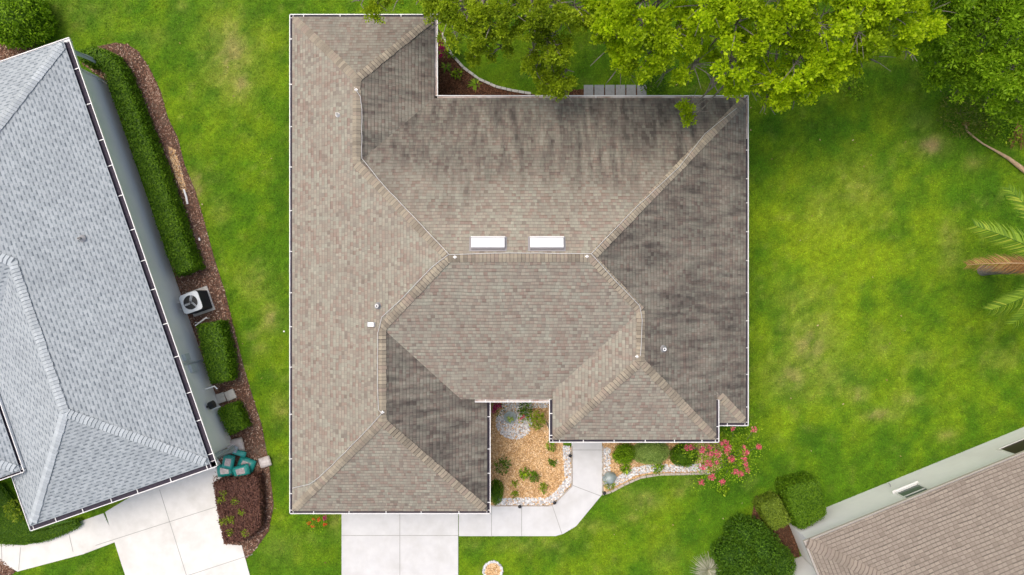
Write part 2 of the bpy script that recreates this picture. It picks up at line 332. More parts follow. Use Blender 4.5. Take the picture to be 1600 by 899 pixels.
m = mat('lawn_turf', rough=.9, spec=.2); q = NB(m); t = q.attr('tone').outputs['Color']
f1 = q.noise(q.pos(), 9, 5, .7); f2 = q.noise(q.pos(), 34, 3, .7)
c = q.mix(1, t, q.ramp(f1, [(.28, (.62, .66, .6)), (.7, (1.3, 1.22, 1.3))]), 'MULTIPLY'); c = q.mix(.8, c, q.ramp(f2, [(.3, (.5,)*3), (.7, (1.35,)*3)]), 'MULTIPLY')
q.l(c, q.b.inputs['Base Color']); q.bump(q.math('ADD', f2, f1), .8, .04); M['lawn'] = m
link('lawn', me, m, kind='structure')
m = mat('grass_blade', rough=.7, spec=.2); q = NB(m); t = q.attr('tone').outputs['Color']; q.l(t, q.b.inputs['Base Color'])
tr = q.n('ShaderNodeBsdfTranslucent'); q.l(t, tr.inputs[0]); mx = q.n('ShaderNodeMixShader'); mx.inputs[0].default_value = .3
q.l(q.b.outputs[0], mx.inputs[1]); q.l(tr.outputs[0], mx.inputs[2]); q.l(mx.outputs[0], q.t.nodes['Material Output'].inputs[0]); M['blade'] = m

# ------------------------------------------------------------------ hip roof maths
SL = .417
class Hip:
    "a hip roof over a rectangle whose eaves lie at z0; clip = the part really built"
    def __init__(s, x0, y0, x1, y1, z0, clip=None, sl=SL):
        s.pl = [(sl, 0, z0-sl*x0), (-sl, 0, z0+sl*x1), (0, sl, z0-sl*y0), (0, -sl, z0+sl*y1)]; s.z0 = z0
        c = clip or (x0, y0, x1, y1); s.c = c
        s.poly = [(c[0], c[1]), (c[2], c[1]), (c[2], c[3]), (c[0], c[3])]
    def edges(s): c = s.c; return [(1, 0, -c[0]), (-1, 0, c[2]), (0, 1, -c[1]), (0, -1, c[3])]
    def h(s, x, y): return min(a*x+b*y+c for a, b, c in s.pl)
    def inside(s, x, y): c = s.c; return c[0]-1e-6 <= x <= c[2]+1e-6 and c[1]-1e-6 <= y <= c[3]+1e-6
def cut(poly, hp):
    A, B, Cc = hp; out = []
    for i in range(len(poly)):
        p, r = poly[i], poly[(i+1) % len(poly)]; dp = A*p[0]+B*p[1]+Cc; dr = A*r[0]+B*r[1]+Cc
        if dp >= 0: out.append(p)
        if (dp > 0 and dr < 0) or (dp < 0 and dr > 0):
            t = dp/(dp-dr); out.append((p[0]+(r[0]-p[0])*t, p[1]+(r[1]-p[1])*t))
    return out
def area(p): return abs(sum(p[i][0]*p[(i+1) % len(p)][1]-p[(i+1) % len(p)][0]*p[i][1] for i in range(len(p))))/2 if len(p) > 2 else 0
def neg(h): return (-h[0], -h[1], -h[2])
def roof_mesh(name, hips, mats, parent, stain=None):
    Vv, Fc, UV, ST, FD = [], [], [], [], []
    for i, hp in enumerate(hips):
        for k, p in enumerate(hp.pl):
            reg = hp.poly
            for k2, p2 in enumerate(hp.pl):
                if k2 != k: reg = cut(reg, (p2[0]-p[0], p2[1]-p[1], p2[2]-p[2]))
            pieces = [reg]
            for j, o in enumerate(hips):
                if j == i: continue
                eps = 1e-5 if j < i else -1e-5
                hs = o.edges() + [(a-p[0], b-p[1], c-p[2]+eps) for a, b, c in o.pl]
                new = []
                for pc in pieces:
                    rest = pc
                    for e in hs:
                        outp = cut(rest, neg(e))
                        if area(outp) > 1e-5: new.append(outp)
                        rest = cut(rest, e)
                        if area(rest) < 1e-5: break
                pieces = new
            for pc in pieces:
                if area(pc) < 1e-4: continue
                n0 = len(Vv); mgr = math.hypot(p[0], p[1])
                for x, y in pc:
                    z = p[0]*x+p[1]*y+p[2]; Vv.append((x, y, z))
                    UV.append(((-p[1]*x+p[0]*y)/mgr + 40*k, (z-2.8)*math.sqrt(1+mgr*mgr)/mgr))
                Fc.append(tuple(range(n0, n0+len(pc))))
                s_, f_ = stain(i, k) if stain else (0, 0); ST.append(s_); FD.append(f_)
    me = bpy.data.meshes.new(name); me.from_pydata(Vv, [], Fc)
    ul = me.uv_layers.new(name='UVMap')
    for lp in me.loops: ul.data[lp.index].uv = UV[lp.vertex_index]
    for nm, dat in (('stain', ST), ('fade', FD)):
        a = me.attributes.new(nm, 'FLOAT', 'FACE'); a.data.foreach_set('value', dat)
    return link(name, me, mats, parent)
def hfun(hips, x, y):
    v = [h.h(x, y) for h in hips if h.inside(x, y)]
    return max(v) if v else min(h.h(x, y) for h in hips)
def caps(name, hips, lines, mt, parent, wd=.155, ex=.135, edge='cap_edge'):
    "overlapping ridge / hip cap shingles; each line runs from the low end to the high end"
    mb = MB()
    for a, b in lines:
        a = Vector(a); b = Vector(b); dv = (b-a); L = dv.length; dv.normalize(); nn = Vector((-dv.y, dv.x)); n = max(1, int(L/ex))
        def pt(t, s):
            x = a.x+dv.x*t+nn.x*s; y = a.y+dv.y*t+nn.y*s
            return x, y, hfun(hips, x, y) if s else hfun(hips, a.x+dv.x*t, a.y+dv.y*t)
        for k in range(n):
            t0 = k*L/n; t1 = min(t0+ex*1.6, L); ww = wd*random.uniform(.94, 1.06); sh = random.uniform(-.008, .008)
            row = []
            for t, lift in ((t0, .045+random.uniform(0, .012)), (t1, .012)):
                row.append([(lambda q: Vector((q[0], q[1], q[2]+lift)))(pt(t, s)) for s in (-ww+sh, 0, ww+sh)])
            i = len(mb.v)
            for rr in row: mb.v += [tuple(v) for v in rr]
            lo = [Vector(v)-Vector((dv.x*.03, dv.y*.03, .045)) for v in row[0]]; mb.v += [tuple(v) for v in lo]
            for fi, f in enumerate(((0, 1, 4, 3), (1, 2, 5, 4), (6, 7, 1, 0), (7, 8, 2, 1))): mb.f.append(tuple(i+q for q in f)); mb.m.append(int(fi > 1))
    return mb.build(name, [mt, M[edge]], parent)
def gutter(parent, a, b, z, inw, mats=None, wd=.13, dirt=1, hang=1.15, phase=None, drop=0):
    "U channel between 2D points a,b; inw = unit vector towards the roof"
    a = Vector((a[0], a[1], 0)); b = Vector((b[0], b[1], 0)); inw = Vector((inw[0], inw[1], 0)); zt = z-.012
    mb = MB(); dd = (b-a).normalized(); t = .03
    o = inw*(t/2); mb.bar(a+o+Vector((0, 0, zt-.055)), b+o+Vector((0, 0, zt-.055)), t, .12)
    o = inw*(wd-t/2); mb.bar(a+o+Vector((0, 0, zt-.06)), b+o+Vector((0, 0, zt-.06)), t, .10, m=dirt)
    o = inw*(wd/2); mb.bar(a+o+Vector((0, 0, zt-.115)), b+o+Vector((0, 0, zt-.115)), wd-2*t-.002, .012)
    lv = .035 if wd > .15 else .062; mb.bar(a+dd*.01+o+Vector((0, 0, zt-lv)), b-dd*.01+o+Vector((0, 0, zt-lv)), wd-2*t-.006, .02, m=dirt)
    for e in (a+dd*.006, b-dd*.006): mb.bar(e+inw*(t+.002)+Vector((0, 0, zt-.058)), e+inw*(wd-t-.002)+Vector((0, 0, zt-.058)), .01, .10)
    L = (b-a).length; s = hang*(random.uniform(.3, .7) if phase is None else phase)
    while s < L-.1:
        c = a+dd*s+Vector((0, 0, zt+.004)); mb.bar(c-inw*.004, c+inw*(wd+.03), .032, .012); s += hang*random.uniform(.82, 1.22)
    # fascia board behind
    g = mb.build('gutter', [M['white'], M['trough'], M['debris']], parent)
    fb = MB(); o = inw*(wd+.014); fb.bar(a+dd*.0+o+Vector((0, 0, z-.11)), b+o+Vector((0, 0, z-.11)), .022, .19); fb.build('fascia_board', M['fascia'], parent)
    return g
def wall(name, outline, z1, mt, parent, z0=0):
    mb = MB(); n = len(outline)
    for i in range(n):
        a, b = outline[i], outline[(i+1) % n]
        mb.poly([(a[0], a[1], z0), (b[0], b[1], z0), (b[0], b[1], z1), (a[0], a[1], z1)])
    mb.poly([(x, y, z1) for x, y in outline])
    return mb.build(name, mt, parent)
def window(parent, c, along, out, wd, ht, z, name='window', glass='glass', frame='white', bars=1, sill=True):
    "window on a wall: frame + pane (child) standing just proud of the wall"
    al = Vector((*along, 0)); ou = Vector((*out, 0)); c = Vector((c[0], c[1], z)); mb = MB(); t = .07; up = Vector((0, 0, 1))
    for s in (-1, 1):
        mb.bar(c+al*s*(wd/2)-up*ht/2+ou*.02, c+al*s*(wd/2)+up*ht/2+ou*.02, t, .05, up=al)
        mb.bar(c-al*(wd/2-.035)+up*s*ht/2+ou*.02, c+al*(wd/2-.035)+up*s*ht/2+ou*.02, .05, t)
    for k in range(bars): f = (k+1)/(bars+1)-.5; mb.bar(c-al*(wd/2-.035)+up*ht*f+ou*.022, c+al*(wd/2-.035)+up*ht*f+ou*.022, .03, .04)
    if sill: mb.bar(c-al*(wd/2+.08)-up*(ht/2+.06)+ou*.06, c+al*(wd/2+.08)-up*(ht/2+.06)+ou*.06, .12, .045)
    w_ = mb.build(name, M[frame], parent); pb = MB(); pb.bar(c-al*(wd/2-.03)+ou*.008, c+al*(wd/2-.03)+ou*.008, .012, ht-.06); pb.build('pane', M[glass], w_)
    return w_
def outlet_cap(): pass

# ------------------------------------------------------------------ main house
Z0 = 2.8; k0 = (H-Z0)/F
ex = lambda px: (px-800)*k0
ey = lambda py: (449.5-py)*k0
XW, XE, YN, YS = ex(452), ex(1170), ey(149), ey(666)
XA, YA = ex(684), ey(22)                  # north wing
XB, YB = ex(766.5), ey(803.5)             # south wing
ZC = 3.352; XC0, XC1, YC = 1.431, 7.994, -5.984    # front projection, raised eave
ZN, YNt = 3.218, -4.451                   # courtyard eave
g_ = .125
hips = [Hip(XW, YS, XE, YN, Z0, (XW+g_, YNt+g_, XE-g_, YN-g_)),
        Hip(XW, YS, XE, YN, Z0, (XC1-.001, YS+g_, XE-g_, YNt+g_)),
        Hip(XW, ey(430), XA, YA, Z0, (XW+g_, ey(430), XA-g_, YA-g_)),
        Hip(XW, YB, XB, ey(290), Z0, (XW+g_, YB+g_, XB-g_, ey(290))),
        Hip(XC0-1.324, YC-1.324, XE, 6, Z0, (XC0+g_, YC+g_, XC1-g_, 2.5))]
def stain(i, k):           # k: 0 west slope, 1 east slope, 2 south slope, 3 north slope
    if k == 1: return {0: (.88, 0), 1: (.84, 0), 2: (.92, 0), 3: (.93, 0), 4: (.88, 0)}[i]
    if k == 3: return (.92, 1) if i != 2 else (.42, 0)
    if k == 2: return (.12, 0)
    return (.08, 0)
house = empty('main_house', (0, 0, 0), label='large brown shingled hip roof house with two white skylights in the middle', cat='house')
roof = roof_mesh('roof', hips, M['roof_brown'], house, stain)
HR = (XA-XW)/2; HS = (XB-XW)/2; HM = (YN-YS)/2; HC = (XE-XC0+1.324)/2
xr1 = XW+HR; xr2 = XW+HS; xr3 = XE-HC; ymr = (YN+YS)/2
J1 = (XW+HM, ymr); J2 = (XE-HM, ymr)
cl = [((XW+.15, YA-.15), (xr1, YA-HR)), ((XA-.15, YA-.15), (xr1, YA-HR)), ((xr1, YA-HR), (xr1, YN-HR)), ((xr1, YN-HR), J1),
      ((XW+.15, YB+.15), (xr2, YB+HS)), ((XB-.15, YB+.15), (xr2, YB+HS)), ((xr2, YB+HS), (xr2, YS+HS)), ((xr2, YS+HS), J1),
      (J1, J2), ((XE-.15, YN-.15), J2), ((xr3, YS+HC), J2), ((xr3, YC-1.324+HC), (xr3, YS+HC)),
      ((XC0+.15, YC+.15), (xr3, YC-1.324+HC)), ((XC1-.15, YC+.15), (xr3, YC-1.324+HC)), ((XE-.15, YS+.15), (XC1+.04, YS+(XE-XC1)-.04))]
caps('ridge_cap', hips, cl, M['cap_brown'], roof)
# gutters (parent: house)
G = gutter
G(house, (XW, YB), (XW, YA), Z0, (1, 0), hang=1.55)
G(house, (XW+.002, YA), (XA+.0, YA), Z0, (0, -1), dirt=1, hang=1.2)
G(house, (XA, YA-.22), (XA, YN-.02), Z0, (-1, 0), dirt=2, hang=9)
G(house, (XA-.02, YN), (XE, YN), Z0, (0, -1), dirt=2, hang=9)
G(house, (XE, YN-.01), (XE, ey(216)), Z0, (-1, 0), dirt=2, hang=9)
G(house, (XE, ey(216)), (XE, YS), Z0, (-1, 0), hang=1.15)
G(house, (XC1+.02, YS), (XE-.01, YS), Z0, (0, 1), hang=.9)
G(house, (XC1, YC), (XC1, ey(625)*(H-ZC)/(H-Z0)), ZC, (-1, 0), hang=1.0)
G(house, (XC0, YC), (XC1, YC), ZC, (0, 1), hang=1.05)
G(house, (XC0, YC+.01), (XC0, YNt+.14), ZC, (1, 0), hang=.7)
G(house, ((742-800)*(H-ZN)/F, YNt), (XC0-.01, YNt), ZN, (0, 1), dirt=2, hang=.75)
G(house, (XB, YB), (XB, YNt-.05), Z0, (-1, 0), hang=1.1)
G(house, (XW, YB), (XB, YB), Z0, (0, 1), hang=1.5)
o_ = .5
wl = [(XW+o_, YB+o_), (XB-o_, YB+o_), (XB-o_, YNt+o_), (XC0+o_, YNt+o_), (XC0+o_, YC+o_), (XC1-o_, YC+o_), (XC1-o_, YS+o_), (XE-o_, YS+o_), (XE-o_, YN-o_), (XA-o_, YN-o_), (XA-o_, YA-o_), (XW+o_, YA-o_)]
wall('wall', wl, 2.62, M['stucco_cream'], house)
sf = MB()
for i, (x0, y0, x1, y1) in enumerate([(XW, YB, XB, YNt), (XW, YNt, XE, YN), (XW, YN, XA, YA), (XC0, YC, XC1, YNt), (XC1, YS, XE, YNt)]):
    sf.poly([(x0+.16, y0+.16, 2.60-i*.004), (x1-.16, y0+.16, 2.60-i*.004), (x1-.16, y1-(.16 if i in (1, 2) else 0), 2.60-i*.004), (x0+.16, y1-(.16 if i in (1, 2) else 0), 2.60-i*.004)])
sf.build('soffit', M['fascia'], house)
# garage door, front door, windows
gd = MB(); yg = YB+o_; gc = ex(625)*H/(H-Z0)
for r in range(4):
    for c in range(8): gd.box((P(625, 0).x-2.1+c*.6, yg-.03, .29+r*.55), (.52, .05, .46))
gd.box((P(625, 0).x, yg-.012, 1.12), (4.9, .02, 2.2)); gdo = gd.build('garage_door', M['white'], house, bevel=.008)
hb = MB(); hb.bar((P(625, 0).x-.12, yg-.09, .35), (P(625, 0).x+.12, yg-.09, .35), .03, .03); hb.build('handle', M['black'], gdo)
dr = MB(); xd = P(916, 0).x; dr.box((xd, YC+o_-.025, 1.04), (1.0, .05, 2.08))
for s in (-1, 1): dr.box((xd+s*.58, YC+o_-.035, 1.07), (.12, .07, 2.14), m=1)
dr.box((xd, YC+o_-.035, 2.2), (1.28, .07, .12), m=1); do = dr.build('front_door', [M['twig'], M['white']], house)
hb = MB(); hb.tube([(xd+.38, YC+o_-.06, 1.0), (xd+.38, YC+o_-.11, 1.0)], .03, 10); hb.build('handle', M['cable'], do)
for cx, cy, al, ou in [(4.2, YC+o_, (1, 0), (0, -1)), (6.4, YC+o_, (1, 0), (0, -1)), (XE-o_, 4, (0, 1), (1, 0)), (XE-o_, -1.5, (0, 1), (1, 0)), (2, YN-o_, (1, 0), (0, 1)), (-1, YN-o_, (1, 0), (0, 1)), (XW+o_, 6, (0, 1), (-1, 0)), (XW+o_, -2, (0, 1), (-1, 0)), (-6, YA-o_, (1, 0), (0, 1))]:
    window(house, (cx, cy), al, ou, 1.4, 1.3, 1.45)
# skylights
for px in (762.5, 854.5):
    z = 5.15; c = P(px, 381, z); hz = hips[0].h(c.x, c.y); c = P(px, 381, hz+.1); hz = hips[0].h(c.x, c.y)
    T = Matrix.Rotation(-math.atan(SL), 4, 'X'); bb = MB(); bb.box((c.x, c.y, hz+.04), (1.2, .44, .14), M=T); bb.box((c.x, c.y, hz+.012), (1.34, .58, .012), M=T); sk = bb.build('skylight', [M['flash']], roof, bevel=.01)
    bb = MB(); bb.box(Vector((c.x, c.y, hz))+T@Vector((0, -.015, .135)), (1.19, .385, .05), M=T); bb.build('dome', M['skylight'], sk, bevel=.02)
    bb = MB(); bb.box(Vector((c.x, c.y, hz))+T@Vector((0, .205, .14)), (1.22, .03, .06), M=T); bb.build('frame', M['white'], sk)
def onroof(px, py, hh, dz=0):
    z = 4
    for _ in range(6): p = P(px, py, z); z = hfun(hh, p.x, p.y)+dz
    return P(px, py, z)
for px, py, nm in [(591, 478, 'p'), (528, 180, 's'), (1036, 545, 'p')]:
    p = onroof(px, py, hips); mb = MB()
    q9 = .55 if nm == 's' else .8; mb.lathe(p, [(.17*q9, .02), (.13*q9, .05), (.07*q9, .10), (.06*q9, .28), (.045*q9, .28), (.045*q9, .05)], 14, m=0); v = mb.build('vent_pipe', [M['white'] if nm == 's' else M['vent_grey']], roof, smooth=False)
    if nm == 'p':
        b2 = MB(); b2.lathe(p, [(.05, .27), (.066, .285), (.066, .30), (.036, .305), (.03, .27)], 14); b2.build('collar', M['white'], v)
p = onroof(581, 507, hips); mb = MB(); T = Matrix.Rotation(-math.atan(SL), 4, 'Y'); mb.box(p+Vector((0, 0, .08)), (.26, .17, .12), M=T); mb.box(p+Vector((-.14, 0, 0.0)), (.1, .2, .03), M=T, m=1)
mb.build('roof_vent_box', [M['white'], M['flash']], roof, bevel=.012)
# lightning conductor cable and air terminals
def cable(pts, hh, r=.011):
    out = []
    for i in range(len(pts)-1):
        a, b = onroof(*pts[i], hh), onroof(*pts[i+1], hh); n = max(2, int((b-a).length/.35))
        for k in range(n):
            x, y = a.x+(b.x-a.x)*k/n, a.y+(b.y-a.y)*k/n; x += random.uniform(-.01, .01); y += random.uniform(-.01, .01); out.append((x, y, hfun(hh, x, y)+.085))
    e = onroof(*pts[-1], hh); out.append((e.x, e.y, e.z+.085))
    mb = MB(); mb.tube(out, r, 5); return mb
cable([(557, 141), (564, 152), (566, 172), (566, 248), (600, 290), (701, 397)], hips).build('lightning_cable', M['cable'], roof)
cable([(701, 398), (760, 396), (840, 396), (923, 397)], hips).build('lightning_cable', M['cable'], roof)
cable([(923, 397), (962, 440), (999, 478), (1003, 500), (1000, 556)], hips).build('lightning_cable', M['cable'], roof)
cable([(923, 397), (990, 328), (1060, 262), (1100, 210), (1150, 170)], hips).build('lightning_cable', M['cable'], roof)
cable([(701, 398), (676, 417), (630, 465), (597, 496), (591, 520), (591, 600), (592, 640), (598, 645)], hips).build('lightning_cable', M['cable'], roof)
cable([(598, 645), (560, 686), (500, 745), (484, 756), (458, 762)], hips).build('lightning_cable', M['cable'], roof)
for px, py in [(557, 141), (711, 402), (917, 401), (995, 557), (598, 644)]:
    p = onroof(px, py, hips); mb = MB(); mb.box(p+Vector((0, 0, .05)), (.13, .045, .02)); mb.box(p+Vector((.0, 0, .052)), (.04, .11, .02)); mb.tube([p+Vector((0, 0, .05)), p+Vector((0, 0, .32))], .011, 6); mb.build('air_terminal', M['white'], roof)

# ------------------------------------------------------------------ frames for the rotated neighbours
def frame(pc, pd, z):
    "origin at eave corner pc, +x axis towards pd"
    o = P(*pc, z); e = P(*pd, z)-o; return (o.x, o.y), math.atan2(e.y, e.x), e.length
def tolocal(org, ang, p): c, s = math.cos(-ang), math.sin(-ang); x, y = p[0]-org[0], p[1]-org[1]; return (c*x-s*y, s*x+c*y)

# left neighbour: local x runs north along its east eave, local y runs west
org, ang, LN = frame((340, 729), (107, 58), Z0)
lh = empty('neighbor_house', (org[0], org[1], 0), ang, label='pale grey shingled house with light grey walls at the left edge', cat='house')
W1 = 7.82; A0 = 5.9; W2 = 17
pz = 3.35
lc = tolocal(org, ang, P(38, 738, pz))
hl = [Hip(A0, 0, LN, W2, Z0, (A0+.1, .20, LN-.1, W2-.1)),
      Hip(0, 0, 16, W1, Z0, (.20, .20, 16, W1-.1)),
      Hip(lc[0], lc[1], lc[0]+9, lc[1]+7, pz, (lc[0]+.1, lc[1]+.1, lc[0]+8, lc[1]+6.9))]
lr = roof_mesh('roof', hl, M['roof_grey'], lh)
a1 = W1/2
caps('ridge_cap', hl, [((.15, .15), (a1, a1)), ((.15, W1-.15), (a1, a1)), ((a1, a1), (A0+a1, a1)), ((A0+a1, a1), (A0+W2/2-2.5, W2/2-2.5)), ((LN-.15, .15), (LN-6.0, 6.0))], M['cap_grey'], lr, wd=.165, edge='cap_edge_grey')
caps('ridge_cap', hl, [((lc[0]+.15, lc[1]+.15), (lc[0]+3.4, lc[1]+3.4))], M['cap_grey'], lr, wd=.165, edge='cap_edge_grey')
G(lh, (0, 0), (LN-.16, 0), Z0, (0, 1), hang=1.3, wd=.25); G(lh, (0, 0), (0, W1), Z0, (1, 0), hang=1.3, wd=.25); G(lh, (0, W1), (lc[0]+.6, W1), Z0, (0, -1), hang=9, wd=.15)
G(lh, (LN, 0), (LN, W2), Z0, (-1, 0), hang=99, wd=.12, dirt=0)
G(lh, (lc[0], lc[1]), (lc[0]+4.4, lc[1]), pz, (0, 1), hang=9); G(lh, (lc[0], lc[1]), (lc[0], lc[1]+5), pz, (1, 0), hang=9)
wq = [(.45, .42), (LN-.95, .42), (LN-.95, W2-.4), (A0+.5, W2-.4), (A0+.5, W1-.5), (.45, W1-.5)]
wall('wall', wq, 2.62, M['stucco_grey'], lh)
wall('porch_wall', [(lc[0]+1, lc[1]+1), (lc[0]+8, lc[1]+1), (lc[0]+8, lc[1]+6), (lc[0]+1, lc[1]+6)], 3.2, M['stucco_grey'], lh)
mb = MB(); mb.poly([(.18, .18, 2.6), (LN-.18, .18, 2.6), (LN-.18, W1, 2.6), (.18, W1, 2.6)]); mb.build('soffit', M['fascia'], lh)
cm = MB(); cm.bar((LN-.9, .40, 2.3), (LN-.9, .40, .05), .09, .06, up=Vector((1, 0, 0))); cm.build('downspout', M['white'], lh)
# garage door on the south-facing gable
gm = MB(); gm.box((.40, W1/2-.9, 1.12), (.05, 4.9, 2.2)); gq = gm.build('garage_door', M['white'], lh)
#window(lh, (LN-4.5, .42), (1, 0), (0, -1), 1.2, 1.2, 1.4, glass='glass_grey'); window(lh, (LN-9.0, .42), (1, 0), (0, -1), 1.0, 1.0, 1.5, glass='glass_grey')
p = onroof(126, 373, [type('X', (), dict(h=lambda s, x, y: 3.6, inside=lambda s, x, y: True))()]); q_ = tolocal(org, ang, p); mb = MB()
mb.lathe((q_[0], q_[1], hl[0].h(*q_)), [(.15, .015), (.05, .08), (.05, .25), (.035, .25)], 12); mb.build('vent_pipe', M['vent_grey'], lr)
# wall fittings of the left neighbour (they are fixed to the wall)
def lwall(px, py):
    o3 = Vector((org[0], org[1], 0)); n = Vector((math.sin(ang), -math.cos(ang), 0)); pt = o3-n*.42; cpos = Vector((0, 0, H)); dr_ = P(px, py, 0)-cpos
    t = (pt-cpos).dot(n)/dr_.dot(n); w_ = cpos+dr_*t; l = tolocal(org, ang, w_); return l[0], .42, w_.z
mb = MB()
x, y, z = lwall(285, 560); z = max(z, 1.2)
mb.box((x, y-.07, 1.55), (.28, .14, .4)); mb.box((x-.5, y-.06, 1.25), (.34, .12, .55)); mb.tube([(x-.25, y-.05, 2.5), (x-.25, y-.05, .2)], .035, 8)
mb.build('electric_meter', [M['hvac_top']], lh, bevel=.01)
x, y, z = lwall(331, 633); mb = MB(); mb.tube([(x, y-.12, 1.15), (x+.02, y-.34, 1.15)], .16, 14); mb.tube([(x, y, 1.15), (x, y-.13, 1.15)], .05, 8); mb.build('hose_reel', [M['black']], lh)
x, y, z = lwall(322, 618); mb = MB(); mb.tube([(x+.25, y-.06, .9), (x+.25, y-.5, .95), (x+.1, y-.55, .9)], .03, 7); mb.build('wall_pipe', [M['pvc']], lh)
mb = MB(); mb.tube([(x-.65, y-.03, .7), (x-.65, y-.25, .5)], .03, 7); mb.build('wall_tap', [M['pvc']], lh)
# right neighbour: local x runs east-north-east along its eave, local y points away from the main house (south-east)
org2, ang2, LR = frame((1256, 846), (1600, 706), Z0)
rh = empty('neighbor_house', (org2[0], org2[1], 0), ang2, label='taupe shingled house with white stucco walls at the lower right corner', cat='house')
Wd = 13.0; Ln = 17.0
rc = tolocal(org2, ang2, P(1327, 884, 3.5))
hr = [Hip(0, -Wd, Ln, 0, Z0, (.06, -Wd, Ln, -.06)), Hip(rc[0]-6, rc[1]-8, rc[0]+3, rc[1], 3.32, (rc[0]-3.5, rc[1]-8, rc[0], rc[1]))]
hr = hr[:1]
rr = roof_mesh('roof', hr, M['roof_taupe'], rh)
caps('ridge_cap', hr, [((.12, -.12), (2.05, -2.05))], M['cap_taupe'], rr, wd=.2, edge='cap_edge_taupe')
# front projection: a raised eave that leaves the main roof
hz = hr[0].h(2.1, -2.3)
h2 = [Hip(-1.6, -9.5, 2.15, -2.45, 3.42, (-1.6, -9.5, 2.15, -2.45), .417)]
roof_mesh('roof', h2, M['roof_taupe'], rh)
G(rh, (.9, -2.36), (2.2, -2.36), 3.46, (0, -1), hang=9)
wall('wall', [(.38, -Wd+.5), (Ln-.5, -Wd+.5), (Ln-.5, -.4), (.38, -.4)], 2.68, M['stucco_white'], rh)
wall('wall', [(-1.0, -9.0), (.36, -9.0), (.36, -1.95), (-.42, -1.95), (-.42, -2.4), (-1.0, -2.4)], 2.4, M['stucco_white'], rh)
mb = MB(); mb.bar((0, -.04, 2.71), (Ln, -.04, 2.71), .035, .13); mb.bar((.03, -.06, 2.71), (.03, -3, 2.71), .045, .15); mb.build('fascia_board', M['fascia_tan'], rh)
mb = MB(); mb.poly([(.06, -.06, 2.66), (Ln, -.06, 2.66), (Ln, -Wd, 2.66), (.06, -Wd, 2.66)]); mb.build('soffit', M['white'], rh)
def rwall(px, py):
    o3 = Vector((org2[0], org2[1], 0)); n = Vector((-math.sin(ang2), math.cos(ang2), 0)); pt = o3-n*.4; cp = Vector((0, 0, H)); dr_ = P(px, py, 0)-cp
    t = (pt-cp).dot(n)/dr_.dot(n); w_ = cp+dr_*t; l = tolocal(org2, ang2, w_); return l[0], -.4, w_.z
x, y, z = rwall(1426, 769); window(rh, (x, y), (1, 0), (0, 1), 1.0, 1.15, 1.75, glass='glass_grey', bars=1)
x, y, z = rwall(1592, 692); window(rh, (x+.6, y), (1, 0), (0, 1), 2.9, 1.45, 1.75, glass='bronze', bars=0, sill=False)
mb = MB(); mb.tube([(4.9, -.38, .5), (4.9, -.28, .5), (4.9, -.26, .42)], .02, 6); mb.build('wall_tap', M['vent_grey'], rh)

# ------------------------------------------------------------------ paved areas
EXCL = []          # polygons without grass
def slab(name, pts, mt, z=.035, **k):
    pp = PL(pts); EXCL.append([(p.x, p.y) for p in pp]); mb = MB(); n = len(pp)
    mb.poly([(p.x, p.y, z) for p in pp])
    for i in range(n):
        a, b = pp[i], pp[(i+1) % n]; mb.poly([(b.x, b.y, -.02), (a.x, a.y, -.02), (a.x, a.y, z), (b.x, b.y, z)])
    return mb.build(name, mt, kind='structure', **k)
def joints(segs, par=None, z=.039, wd=.022):
    mb = MB()
    for a, b in segs:
        a, b = P(*a), P(*b); d_ = (b-a).normalized(); n_ = Vector((-d_.y, d_.x, 0))*wd/2
        mb.poly([(v.x, v.y, z) for v in (a-n_, b-n_, b+n_, a+n_)])
    o = mb.build('slab_joint', M['joint'], par); return o
dw = slab('driveway', [(534, 760), (716, 760), (716, 1040), (534, 1040)], M['concrete'])
joints([((625, 770), (625, 1040)), ((534.5, 836.5), (715.5, 836.5))], dw)
pw = slab('path', [(717, 770), (717, 790.5), (857, 790.5), (866, 787), (893, 759), (893, 660), (940.5, 660), (940.5, 773), (900, 822), (880, 834), (868, 837.5), (717, 837.5)][::-1], M['concrete'])
joints([((768, 791), (768, 837)), ((815, 791), (815, 837)), ((863, 790), (878, 834)), ((894, 758), (939, 775)), ((893.5, 703), (940, 703))], pw)
ld = slab('driveway', [(165, 800), (330, 700), (352, 735), (340, 760), (350, 850), (378, 852), (398, 925), (440, 1040), (245, 1040), (190, 880)], M['concrete_warm'])
joints([((250, 765), (330, 1020)), ((150, 852), (400, 772)), ((248, 914), (395, 866))], ld)
lp = slab('path', [(162, 802), (183, 846), (130, 866), (28, 893), (0, 878), (-40, 860), (-40, 850), (2, 850), (40, 852), (90, 838), (125, 815)], M['concrete_warm'], z=.03)
joints([((107, 828), (115, 862)), ((33, 855), (30, 890)), ((3, 851), (4, 879))], lp, z=.034)
